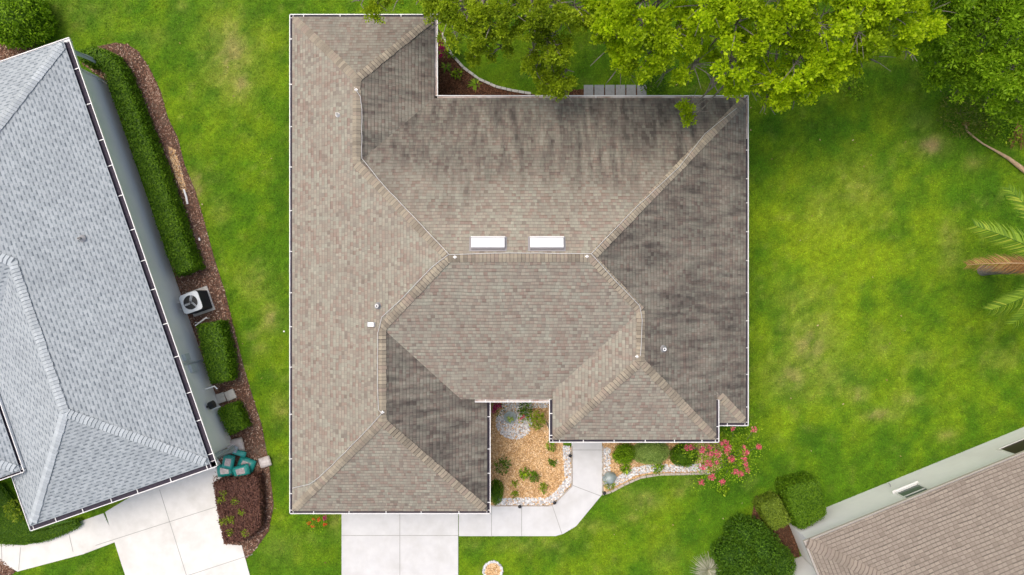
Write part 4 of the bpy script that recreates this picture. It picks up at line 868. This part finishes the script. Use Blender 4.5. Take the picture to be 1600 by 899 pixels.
# ------------------------------------------------------------------ trees
def tree(name, label, lobes, base, height, n_tw, L, mt, seed, wr=.55, twr=.17, per=11, trunk_r=.28, bend=None, flat=.6, bare=0, sub=14, subr=.26):
    "lobes: (x,y,z,r). Twig rosettes sit on the lobes; limbs run from the trunk to each lobe"
    r_ = np.random.default_rng(seed); lob = np.array(lobes); wgt = lob[:, 3]**2; idx = r_.choice(len(lob), n_tw, p=wgt/wgt.sum())
    d_ = r_.normal(size=(n_tw, 3)); d_[:, 2] = np.abs(d_[:, 2])*1.1-.35; d_ /= np.linalg.norm(d_, axis=1)[:, None]
    rad = lob[idx, 3]*(.5+.6*r_.random(n_tw)**.6); c = lob[idx, :3]+d_*rad[:, None]*np.array([1, 1, flat])
    ns = max(8, n_tw//sub); ci = r_.integers(0, ns, n_tw)                         # twigs gather into boughs
    cen = c[:ns]; off = r_.normal(size=(n_tw, 3)); off /= np.linalg.norm(off, axis=1)[:, None]; off[:, 2] = np.abs(off[:, 2])*.75-.15
    d_ = d_[ci]*.45+off*.8; d_ /= np.linalg.norm(d_, axis=1)[:, None]; idx = idx[:ns][ci]
    c = cen[ci]+off*(subr*(.45+.75*r_.random(n_tw))*(.7+.6*r_.random(ns)[ci]))[:, None]
    tone = fbm(c[:, 0]*.9+seed, c[:, 1]*.9, seed, 3); tn = np.clip((tone-.5)*.9+.1+.8*r_.random(ns)[ci], 0, 1)
    hz = (c[:, 2]-lob[idx, 2])/lob[idx, 3]
    # rosette of leaves around every twig tip
    m_ = n_tw*per; ti = np.repeat(np.arange(n_tw), per); ax = d_*.5+np.array([0, 0, .9]); ax /= np.linalg.norm(ax, axis=1)[:, None]
    v = r_.normal(size=(m_, 3)); v /= np.linalg.norm(v, axis=1)[:, None]; v = v+ax[ti]*.5; p_ = c[ti]+v*(twr*(.1+.55*r_.random(m_)))[:, None]*np.array([1, 1, .8])
    nn = v*.5+ax[ti]; nn /= np.linalg.norm(nn, axis=1)[:, None]
    rd = np.clip(-.02+.5*tn[ti]+.22*r_.random(m_)+.33*r_.random(n_tw)[ti], 0, 1)
    Vv, rd = leaves(p_, v*2.4+ax[ti]*.3, L, wr, r_, rnd=rd, spread=.55)
    root = empty(name, (base[0], base[1], 0), label=label, cat='tree'); o = np.array([base[0], base[1], 0])
    link('crown', np_mesh('crown', Vv-o, 4, rd), mt, root)
    mb = MB(); top = Vector((0, 0, height*.45)); mb.tube([(0, 0, -.05), (.02, .03, height*.2), top], [trunk_r*1.25, trunk_r, trunk_r*.8], 12)
    tr_ = mb.build('trunk', M['bark'], root, smooth=True)
    mb = MB(); r2 = random.Random(seed)
    mains = []
    for k in range(7):
        a = k*.9+r2.random()*.3; ll = lobes[(k*len(lobes))//7]; e = Vector((ll[0]-base[0], ll[1]-base[1], ll[2]-.5))*.62+Vector((0, 0, height*.25)); e.z = min(e.z, ll[2]-.3)
        mid = top.lerp(e, .5)+Vector((r2.uniform(-.3, .3), r2.uniform(-.3, .3), r2.uniform(-.2, .3))); mb.tube([top, mid, e], [trunk_r*.6, trunk_r*.38, trunk_r*.24], 8); mains.append((mid, e))
    for l in lobes:
        e = Vector((l[0]-base[0], l[1]-base[1], l[2])); mm = min(mains, key=lambda q_: (q_[1]-e).length); s_ = mm[1] if (mm[1]-e).length < (mm[0]-e).length else mm[0]
        mid = s_.lerp(e, .5)+Vector((r2.uniform(-.25, .25), r2.uniform(-.25, .25), r2.uniform(-.3, .1))); mb.tube([s_, mid, e], [.07, .045, .022], 6)
        for _ in range(6):
            q2 = e+Vector((r2.uniform(-1, 1)*l[3], r2.uniform(-1, 1)*l[3], r2.uniform(-.1, .55)*l[3])); mb.tube([e.lerp(mid, .3*r2.random()), e.lerp(q2, .55)+Vector((0, 0, .08)), q2], [.026, .017, .008], 5)
    for _ in range(bare):
        l = r2.choice(lobes); e = Vector((l[0]-base[0], l[1]-base[1], l[2]+l[3]*.35)); a = r2.random()*6.28
        for s in (-1, 0, 1): b_ = e+Vector((math.cos(a+s*.6)*.9, math.sin(a+s*.6)*.9, .1+.2*r2.random())); mb.tube([e, e.lerp(b_, .5)+Vector((0, 0, .06)), b_], [.02, .013, .005], 5)
    mb.build('branch', M['bark'], root, smooth=True); return root
def lob(px, py, z, r): p = P(px, py, z); return (p.x, p.y, z, r)
r1 = random.Random(3)
# middle lime tree
L2 = [lob(*a) for a in [(955, 30, 7.2, .75), (950, 78, 6.4, .62), (968, 105, 5.6, .55), (1000, 40, 7.8, .9), (1010, 90, 6.6, .75), (1050, 60, 7.6, .85), (1040, 115, 5.8, .55), (1080, 105, 6.6, .7), (1095, 55, 8.0, .9), (1110, 132, 5.9, .55),
      (1140, 100, 7.2, .8), (1165, 135, 6.0, .6), (1150, 40, 8.4, .95), (1185, 85, 7.6, .85), (1205, 130, 6.6, .7), (1240, 150, 5.8, .6), (1215, 45, 8.4, .95), (1195, 162, 5.4, .4), (1245, 100, 7.4, .8), (1275, 125, 6.4, .6), (1300, 85, 7.0, .8), (1275, 45, 8.2, .9), (1335, 55, 7.6, .85),
      (1350, 92, 6.2, .6), (1385, 62, 6.8, .7), (1390, 25, 7.4, .85), (1430, 40, 6.6, .65), (1450, 20, 6.2, .6), (1415, 80, 5.8, .45), (1330, 15, 8.2, .9), (1072, 178, 4.3, .25), (1082, 187, 4.2, .25), (1000, 5, 8.2, .9), (1100, 10, 8.8, 1.0), (1230, 5, 8.9, 1.0)]]
for k in range(26):
    px = r1.uniform(960, 1430); py = r1.uniform(-230, -20); L2.append(lob(px, py, 8.6+1.0*r1.random()-abs(px-1200)/220, r1.uniform(.8, 1.1)))
tree('broadleaf_tree', 'bright lime leaved tree overhanging the upper right corner of the main roof', L2, P(1195, -70, 0), 8, 6800, .115, M['lf_lime'], 5, bare=30, twr=.17, per=24, flat=.8, wr=.62, sub=15, subr=.27)
L1 = [lob(*a) for a in [(560, 2, 5.6, .45), (590, 6, 5.8, .45), (625, -5, 6.2, .6), (655, 2, 6.2, .5), (690, 10, 6.4, .5), (702, 30, 6.2, .45), (730, 25, 6.8, .65), (735, 62, 6.0, .45), (745, 85, 5.4, .3), (765, 45, 6.8, .65), (775, 80, 5.8, .42), (790, 15, 7.2, .7), (812, 55, 6.6, .6), (830, 20, 7.2, .75), (850, 62, 6.2, .55),
      (836, 85, 5.8, .42), (835, 112, 5.2, .4), (860, 100, 5.6, .5), (850, 130, 5.0, .38), (880, 122, 5.2, .35), (885, 148, 4.7, .32), (876, 138, 4.9, .28), (878, 75, 6.0, .42), (880, 30, 7.0, .6), (905, 12, 7.0, .6), (920, 40, 6.6, .4), (868, 8, 7.4, .7), (842, 98, 5.6, .5), (862, 75, 6.2, .5), (856, 116, 5.2, .42), (868, 132, 5.0, .4), (886, 112, 5.3, .36), (715, 50, 6.2, .5), (745, 45, 6.6, .5), (755, 70, 6.1, .4), (720, 15, 6.8, .55)]]
for k in range(16):
    px = r1.uniform(640, 940); py = r1.uniform(-220, -20); L1.append(lob(px, py, 7.4+.8*r1.random()-abs(px-800)/180, r1.uniform(.7, 1.0)))
tree('broadleaf_tree', 'olive green leaved tree behind the house, its branch tip hanging over the rear gutter', L1, P(800, -80, 0), 7, 5600, .09, M['lf_olive'], 8, bare=5, twr=.12, per=19, flat=.8, sub=16, subr=.21)
L3 = [lob(*a) for a in [(1452, 62, 4.6, .6), (1462, 105, 3.8, .5), (1458, 130, 3.2, .36), (1490, 50, 5.2, .75), (1490, 100, 4.4, .6), (1500, 135, 3.6, .5), (1530, 90, 4.8, .7), (1520, 30, 5.6, .8), (1545, 145, 3.8, .6), (1570, 110, 4.8, .7), (1580, 60, 5.4, .8), (1590, 165, 3.6, .6), (1560, 20, 6, .8), (1610, 130, 4.6, .7), (1620, 80, 5.4, .8), (1610, 20, 6, .9), (1650, 130, 4.4, .8), (1670, 60, 5.2, .9), (1480, 10, 5.6, .8)]]
for k in range(12): L3.append(lob(r1.uniform(1480, 1690), r1.uniform(-160, -20), 5.6+r1.random(), r1.uniform(.7, 1.0)))
tree('broadleaf_tree', 'dark green dense tree in the upper right corner', L3, P(1570, -10, 0), 5.5, 5200, .13, M['lf_deep'], 12, bare=3, per=17, twr=.2, wr=.42, flat=.8, sub=11, subr=.3)
sprout('ground_plant', 1580, 176, .12, 1.5, 1500, M['lf_deep'], 'low shaded undergrowth at the right edge beneath the dark tree', 'plant', L=.13, flat=.25)
sprout('ground_plant', 1502, 176, .1, 1.1, 1300, M['lf_under'], 'loose undergrowth at the foot of the dark tree above the fallen frond', 'plant', L=.11, flat=.35)
sprout('ground_plant', 1540, 200, .06, .6, 260, M['lf_under'], 'sparse brownish undergrowth beside the fallen frond', 'plant', L=.10, flat=.2)
for k, (a, b, rx, ry, lb) in []:
    cb = P(a, b, .4); plantlike('shrub', blob_hull((cb.x, cb.y, .1), rx, ry, .35, 20+k, .35, .02), 2600, .09, M[['lf_deep', 'lf_under'][k]], lb, 'shrub', cb, 30+k, thick=.25, h=.3)


# ------------------------------------------------------------------ palm at the right edge
def frond(root, az_, L, z, rise, droop, mt, mr, name='frond', lf=.5, dens=44, seed=0, side=1.0):
    r_ = np.random.default_rng(seed); ts = np.linspace(0, 1, 16); dx, dy = math.cos(az_), math.sin(az_); bend = r_.uniform(-.15, .15)
    ctr = [np.array([dx*L*t-dy*bend*L*t*t, dy*L*t+dx*bend*L*t*t, z+rise*L*t-droop*L*t*t]) for t in ts]
    def at(t): return np.array([np.interp(t, ts, [c[i] for c in ctr]) for i in range(3)])
    mb = MB(); mb.tube([tuple(c) for c in ctr], [.035*(1-.85*t) for t in ts], 6); fo = mb.build(name, M[mr], root)
    Vs, rd = [], []
    for k in range(dens):
        t = .16+.84*(k+.5)/dens
        for s in (-1, 1):
            c = at(t); f = at(min(1, t+.02))-at(max(0, t-.02)); f /= np.linalg.norm(f)+1e-9; sd = np.array([-f[1], f[0], 0])*s; sd /= np.linalg.norm(sd)+1e-9
            l = lf*(.45+.9*math.sin(math.pi*min(1, .15+.8*t)))*r_.uniform(.85, 1.1); d_ = f*.85+sd*(.75*side)+np.array([0, 0, r_.uniform(-.05, .28)]); d_ /= np.linalg.norm(d_); w_ = np.cross(d_, [0, 0, 1.])*.017; w_[2] += .006
            e = c+d_*l-np.array([0, 0, l*.22]); mdl = c+d_*l*.5+np.array([0, 0, .02]); q1 = r_.random()
            Vs += [c-w_, c+w_, mdl+w_*.9, mdl-w_*.9, mdl-w_*.9, mdl+w_*.9, e+w_*.1, e-w_*.1]; rd += [q1, q1]
    link('leaflets', np_mesh('leaflets', np.array(Vs), 4, np.array(rd)), M[mt], fo); return fo
pc = P(1668, 418, 4.6)
pm = empty('palm_tree', (pc.x, pc.y, 0), label='feather leaved palm reaching in from the right edge', cat='palm tree')
mb = MB(); mb.tube([(0, 0, -.05), (.02, 0, 1.5), (0, .02, 3.2), (0, 0, 4.5)], [.24, .2, .18, .2], 12); mb.build('trunk', M['bark'], pm, smooth=True)
def fr_to(px, py, tz, rise, droop, mt, mr, sd, z=4.55, lf=.5, dens=44, nm='frond'):
    e = P(px, py, tz)-pc; L = math.hypot(e.x, e.y); frond(pm, math.atan2(e.y, e.x), L, z, rise, droop, mt, mr, nm, lf, dens, sd)
fr_to(1524, 352, 4.3, .30, .38, 'lf_palm', 'lf_palm', 1, lf=.55, dens=52); fr_to(1567, 300, 4.2, .35, .45, 'lf_palm', 'lf_palm', 2); fr_to(1552, 497, 4.0, .32, .45, 'lf_palm', 'lf_palm', 3, lf=.5)
fr_to(1513, 398, 3.6, .05, .35, 'lf_dry', 'dead', 4, lf=.4); fr_to(1545, 412, 3.2, -.05, .45, 'lf_dry', 'dead', 5, lf=.38); fr_to(1580, 505, 4.2, .3, .4, 'lf_palm', 'lf_palm', 6)
for k in range(11):
    a = -2.0+k*.36; frond(pm, a, 3.0, 4.55, random.uniform(.3, .6), .55, 'lf_palm', 'lf_palm', 'frond', .5, 36, 20+k)
# fallen fronds
ff = empty('fallen_frond', tuple(P(1560, 230)), label='long dry fallen palm stalk lying on the lawn at the right edge', cat='palm frond'); o3 = Vector(ff.location)
mb = MB(); pts_ = [P(a, b, z)-o3 for a, b, z in [(1508, 193, .08), (1511, 205, .08), (1520, 213, .08), (1536, 225, .09), (1556, 236, .1), (1575, 247, .11), (1592, 260, .12), (1612, 275, .12)]]
mb.tube(pts_, [.06, .045, .035, .035, .05, .075, .10, .12], 8); mb.build('stalk', M['dead'], ff, smooth=True)
sprout('husk', 1509, 194, .07, .09, 20, M['lf_dry'], parent=ff, L=.12)
fd = empty('fallen_frond', tuple(P(1588, 212)), label='small bundle of dry palm leaves beside the dark tree at the right edge', cat='palm frond')
r_ = np.random.default_rng(9); a_ = r_.normal(size=(60, 3))*.06; c0 = P(1594, 190, .3)-Vector(fd.location); Vs = []
for k in range(46):
    q7 = r_.random(); e = P(1574+q7*26, 216+r_.random()*16+4*math.sin(q7*9), .06+.1*r_.random())-Vector(fd.location); c1 = Vector((c0.x+r_.normal()*.04, c0.y+r_.normal()*.04, .28)); d_ = (e-c1).normalized(); s_ = Vector((-d_.y, d_.x, 0))*.02; m1 = c1.lerp(e, .5)+Vector((0, 0, .06)); Vs += [c1-s_*.4, c1+s_*.4, m1+s_, m1-s_, m1-s_, m1+s_, e+s_*.3, e-s_*.3]
link('dry_leaves', np_mesh('dry_leaves', np.array([tuple(v) for v in Vs]), 4, r_.random(92)), M['lf_dry'], fd)

# ------------------------------------------------------------------ condenser unit, pads, sacks, urn ...
ac = empty('air_conditioner', tuple(P(315, 472)), ang+math.pi/2, label='grey topped air conditioner condenser with round fan grille beside the pale grey house', cat='air conditioner')
mb = MB(); mb.box((0, 0, .50), (.80, .80, .98))
for s in (-1, 1):
    for k in range(14): mb.box((0, s*.408, .1+k*.065), (.74, .014, .018)); mb.box((s*.408, 0, .1+k*.065), (.014, .74, .018))
mb.build('cabinet', M['black'], ac, bevel=.015)
mb = MB(); mb.lathe((0, 0, 1.0), [(.34, .0), (.34, .03), (.30, .035), (.30, -.02)], 36)
i = len(mb.v); n_ = 36; sq = []
for j in range(n_): a = 2*math.pi*j/n_; cx_, sy_ = math.cos(a), math.sin(a); k = .41/max(abs(cx_), abs(sy_)); k = min(k, .52); sq.append((cx_*k, sy_*k))
for j in range(n_): mb.v.append((sq[j][0], sq[j][1], 1.015))
for j in range(n_): mb.v.append((.33*math.cos(2*math.pi*j/n_), .33*math.sin(2*math.pi*j/n_), 1.02))
for j in range(n_): mb.v.append((sq[j][0], sq[j][1], .97))
for j in range(n_): j2 = (j+1) % n_; mb.f += [(i+j, i+j2, i+n_+j2, i+n_+j), (i+2*n_+j, i+2*n_+j2, i+j2, i+j)]; mb.m += [0, 0]
mb.build('top_panel', M['hvac_top'], ac)
mb = MB()
for r0 in (.05, .1, .15, .2, .25, .29): mb.tube([(r0*math.cos(a), r0*math.sin(a), 1.035) for a in np.linspace(0, 2*math.pi, 33)], .005, 4, cap=False)
for k in range(12): a = k*math.pi/6; mb.bar((0, 0, 1.042), (.31*math.cos(a), .31*math.sin(a), 1.042), .008, .006)
mb.build('fan_grille', M['black'], ac)
mb = MB(); mb.lathe((0, 0, .96), [(.0, .04), (.06, .04), (.06, 0)], 16)
for k in range(3):
    a = k*2.09; T = Matrix.Rotation(a, 4, 'Z') @ Matrix.Rotation(.35, 4, 'X'); mb.box(Vector((math.cos(a)*.17, math.sin(a)*.17, 1.0)), (.24, .16, .008), M=T)
mb.build('fan', M['hvac_top'], ac)
mb = MB(); mb.lathe((0, 0, .993), [(0, .006), (.3, .006)], 24); mb.build('fan_well', M['black'], ac)
mb = MB(); lw = tolocal((ac.location.x, ac.location.y), ac.rotation_euler.z, P(274, 482)); dv = Vector((lw[0], lw[1], 0)).normalized(); pv = Vector((-dv.y, dv.x, 0))
for s in (-.15, .12): mb.tube([dv*.42+pv*s+Vector((0, 0, .3)), dv*.6+pv*(s*1.3)+Vector((0, 0, .35)), dv*.8+pv*s+Vector((0, 0, .55))], .022, 7)
mb.build('line_set', M['pvc'], ac)
c_ = P(312, 471); mb = MB(); mb.box((c_.x+.05, c_.y, .02), (.98, 1.1, .07), rz=ang+math.pi/2); mb.build('equipment_pad', M['pad'], bevel=.012, label='concrete pad under the air conditioner', cat='concrete pad')
for k, (a, b, w_, d_, lb) in enumerate([(345, 622, .42, .42, 'left of the pair of small concrete pads between the clipped hedges'), (361, 617, .42, .42, 'right of the pair of small concrete pads between the clipped hedges')]):
    c_ = P(a, b); mb = MB(); mb.box((c_.x, c_.y, .05), (w_, d_, .10), rz=ang+.1*k); mb.build('concrete_block', M['pad'], bevel=.02, label=lb, cat='concrete pad', group='small concrete pads')
c_ = P(319, 502); mb = MB(); mb.box((c_.x, c_.y, .3), (.62, .05, .05), rz=ang+math.pi/2+.3); mb.box((c_.x-.25, c_.y-.05, .15), (.04, .04, .3)); mb.box((c_.x+.25, c_.y+.13, .15), (.04, .04, .3)); mb.build('garden_stake_rail', M['pvc'], label='short white rail on posts between the air conditioner and the hedge below', cat='rail')
mb = MB(); mb.tube([P(287, 296, .06), P(291, 308, .06), P(293, 319, .06)], .045, 8); mb.build('white_pipe', M['pvc'], label='white plastic pipe end lying on the mulch strip', cat='pipe')
mb = MB(); mb.tube([P(311, 372, .05), P(312, 376, .05)], .04, 8); mb.build('sprinkler_head', M['pvc'], label='small white sprinkler head in the mulch strip', cat='sprinkler')
for k, (a, b) in enumerate([(444, 518)]): mb = MB(); mb.lathe(P(a, b), [(.035, 0), (.035, .04), (0, .045)], 10); mb.build('sprinkler_head', M['pvc'], label='tiny white sprinkler head in the grass by the west gutter', cat='sprinkler')
def sack(px, py, z, w_, d_, h_, rz, mts, label, seed):
    r_ = np.random.default_rng(seed); bm = bmesh.new(); bmesh.ops.create_cube(bm, size=1); bmesh.ops.subdivide_edges(bm, edges=bm.edges[:], cuts=7, use_grid_fill=True)
    for v in bm.verts:
        x, y, zz = v.co*2; k = (1-abs(x)**3.5)*(1-abs(y)**3.5); f_ = max(.12, k**.45); v.co = Vector((x*w_/2*(1-.04*y*y), y*d_/2*(1-.05*x*x), zz*h_/2*f_+.012*math.sin(x*9+seed)*math.cos(y*7+seed)))
    for f in bm.faces: c0_ = f.calc_center_median(); f.material_index = 1 if (abs(c0_.x) < w_*.30 and abs(c0_.y) < d_*.26 and c0_.z > 0) else 0; f.smooth = True
    me_ = bpy.data.meshes.new('mulch_sack'); bm.to_mesh(me_); bm.free(); o = link('mulch_sack', me_, [M[m_] for m_ in mts], label=label, cat='sack', group='sacks piled by the garage corner'); o.location = P(px, py, z); o.rotation_euler = (random.uniform(-.06, .06), random.uniform(-.06, .06), rz); return o
sack(368, 697, .12, .72, .62, .22, .25, ('bag_clear', 'bag_clear'), 'cloudy pinkish grey plastic sack at the top of the sack pile', 1)
sack(385, 726, .12, .60, .75, .22, 1.2, ('bag_teal', 'bag_print'), 'teal sack on the ground at the right side of the sack pile', 2)
sack(352, 735, .12, .72, .55, .22, .1, ('bag_teal', 'bag_clear'), 'teal and clear sack at the lower left of the sack pile', 3)
sack(357, 722, .32, .62, .5, .18, 1.4, ('bag_teal', 'bag_print'), 'teal sack lying on top at the left of the pile', 4)
sack(377, 736, .33, .75, .5, .2, .25, ('bag_teal', 'bag_print'), 'topmost teal sack with pale print at the right of the pile', 5)
sack(374, 708, .32, .25, .6, .14, 1.3, ('bag_teal', 'bag_teal'), 'narrow folded teal sack between the clear sack and the pile', 6)
o = sack(414, 722, .10, .52, .45, .16, .3, ('bag_clear', 'bag_clear'), 'small cloudy plastic sack on the grass beside the copper red hedge', 7); o.name = 'plastic_sack'
# urn in right bed, bowl in courtyard
c_ = P(953, 746, .15); u_ = empty('garden_urn', (c_.x, c_.y, 0), label='grey glazed urn lying on white stones beside the front path', cat='urn')
T = Matrix.Rotation(R(70), 4, 'Y') @ Matrix.Rotation(0, 4, 'Z'); T = Matrix.Rotation(R(200), 4, 'Z') @ T
mb = MB(); mb.lathe((0, 0, .2), [(0, -.24), (.13, -.24), (.17, -.2), (.25, -.05), (.27, .06), (.22, .17), (.16, .22), (.19, .27), (.16, .27), (.13, .22), (.12, .0)], 26, M=T); mb.build('body', M['urn'], u_, smooth=True)
c_ = P(797, 652, .2); u_ = empty('garden_bowl', (c_.x, c_.y, 0), label='round grey fountain bowl in the white stone circle of the courtyard', cat='bowl')
mb = MB(); mb.lathe((0, 0, 0), [(.14, 0), (.12, .08), (.26, .24), (.27, .27), (.24, .27), (.18, .18), (0, .16)], 26); mb.build('body', M['urn'], u_, smooth=True)
# path lights and little dark fixtures along the path
for k, (a, b, lb) in enumerate([(890, 710, 'beside the white stones halfway up the path'), (866, 783, 'at the path bend by the courtyard'), (943, 768, 'at the tip of the right bed by the path'), (812, 789, 'at the bottom edge of the courtyard')]):
    c_ = P(a, b); e_ = empty('path_light', tuple(c_), label='small black path light ' + lb, cat='path light', group='path lights'); mb = MB(); mb.tube([(0, 0, 0), (0, 0, .28)], .012, 6); mb.build('post', M['black'], e_); mb = MB(); mb.lathe((0, 0, .25), [(.0, .06), (.03, .05), (.075, .02), (.075, .01), (.02, .0)], 14); mb.build('shade', M['black'], e_)

# ------------------------------------------------------------------ grass blades over the lawn
def foot(pts): EXCL.append([(p[0], p[1]) for p in pts])
foot(wl)
def tow(org_, an, pts): c, s = math.cos(an), math.sin(an); return [(org_[0]+c*x-s*y, org_[1]+s*x+c*y) for x, y in pts]
foot(tow(org, ang, wq)); foot(tow(org2, ang2, [(.38, -Wd), (Ln, -Wd), (Ln, -.4), (.38, -.4)]))
NB_ = 520000
gxy = np.stack([rng.uniform(-22.6, 22.6, NB_), rng.uniform(-12.9, 12.9, NB_)], 1)
keep = np.ones(NB_, bool)
for pol in EXCL: keep &= ~inpoly(gxy[:, 0], gxy[:, 1], pol)
tnz = fbm(gxy[:, 0]*2.3+7, gxy[:, 1]*2.3, 33, 4); px_ = gxy[:, 0]*F/H+800; py_ = 449.5-gxy[:, 1]*F/H
keep &= rng.random(NB_) > field(px_, py_, SPOTS)*.6
gxy = gxy[keep]; n = len(gxy); tone = lawn_tone(gxy[:, 0], gxy[:, 1]); a_ = rng.random(n)*6.283; L = .035+.045*rng.random(n); ww = .008+.010*rng.random(n)
tip = np.stack([np.cos(a_)*L, np.sin(a_)*L, L*(.35+.6*rng.random(n))], 1); sd = np.stack([-np.sin(a_), np.cos(a_), np.zeros(n)], 1)*ww[:, None]; c = np.concatenate([gxy, np.zeros((n, 1))], 1)
Vv = np.stack([c-sd, c+sd, c+tip], 1).reshape(-1, 3)
var = (.55+.9*rng.random((n, 1)))*np.stack([1+.35*(rng.random(n)-.4), np.ones(n), np.ones(n)], 1)
link('grass', np_mesh('grass', Vv, 3, colr=np.clip(tone*var*1.15, 0, .9)), M['blade'], kind='stuff')
# a few fallen leaves on the lawn
q_ = np.stack([rng.uniform(-18, 18, 260), rng.uniform(-12, 12, 260)], 1); kp = np.ones(len(q_), bool)
for pol in EXCL: kp &= ~inpoly(q_[:, 0], q_[:, 1], pol)
q_ = q_[kp]; c = np.concatenate([q_, np.full((len(q_), 1), .06)], 1); Vv, rd = leaves(c, np.tile([0, 0, 1.], (len(c), 1)), .09, .6, rng); link('fallen_leaves', np_mesh('fallen_leaves', Vv, 4, rd), M['litter'], kind='stuff')
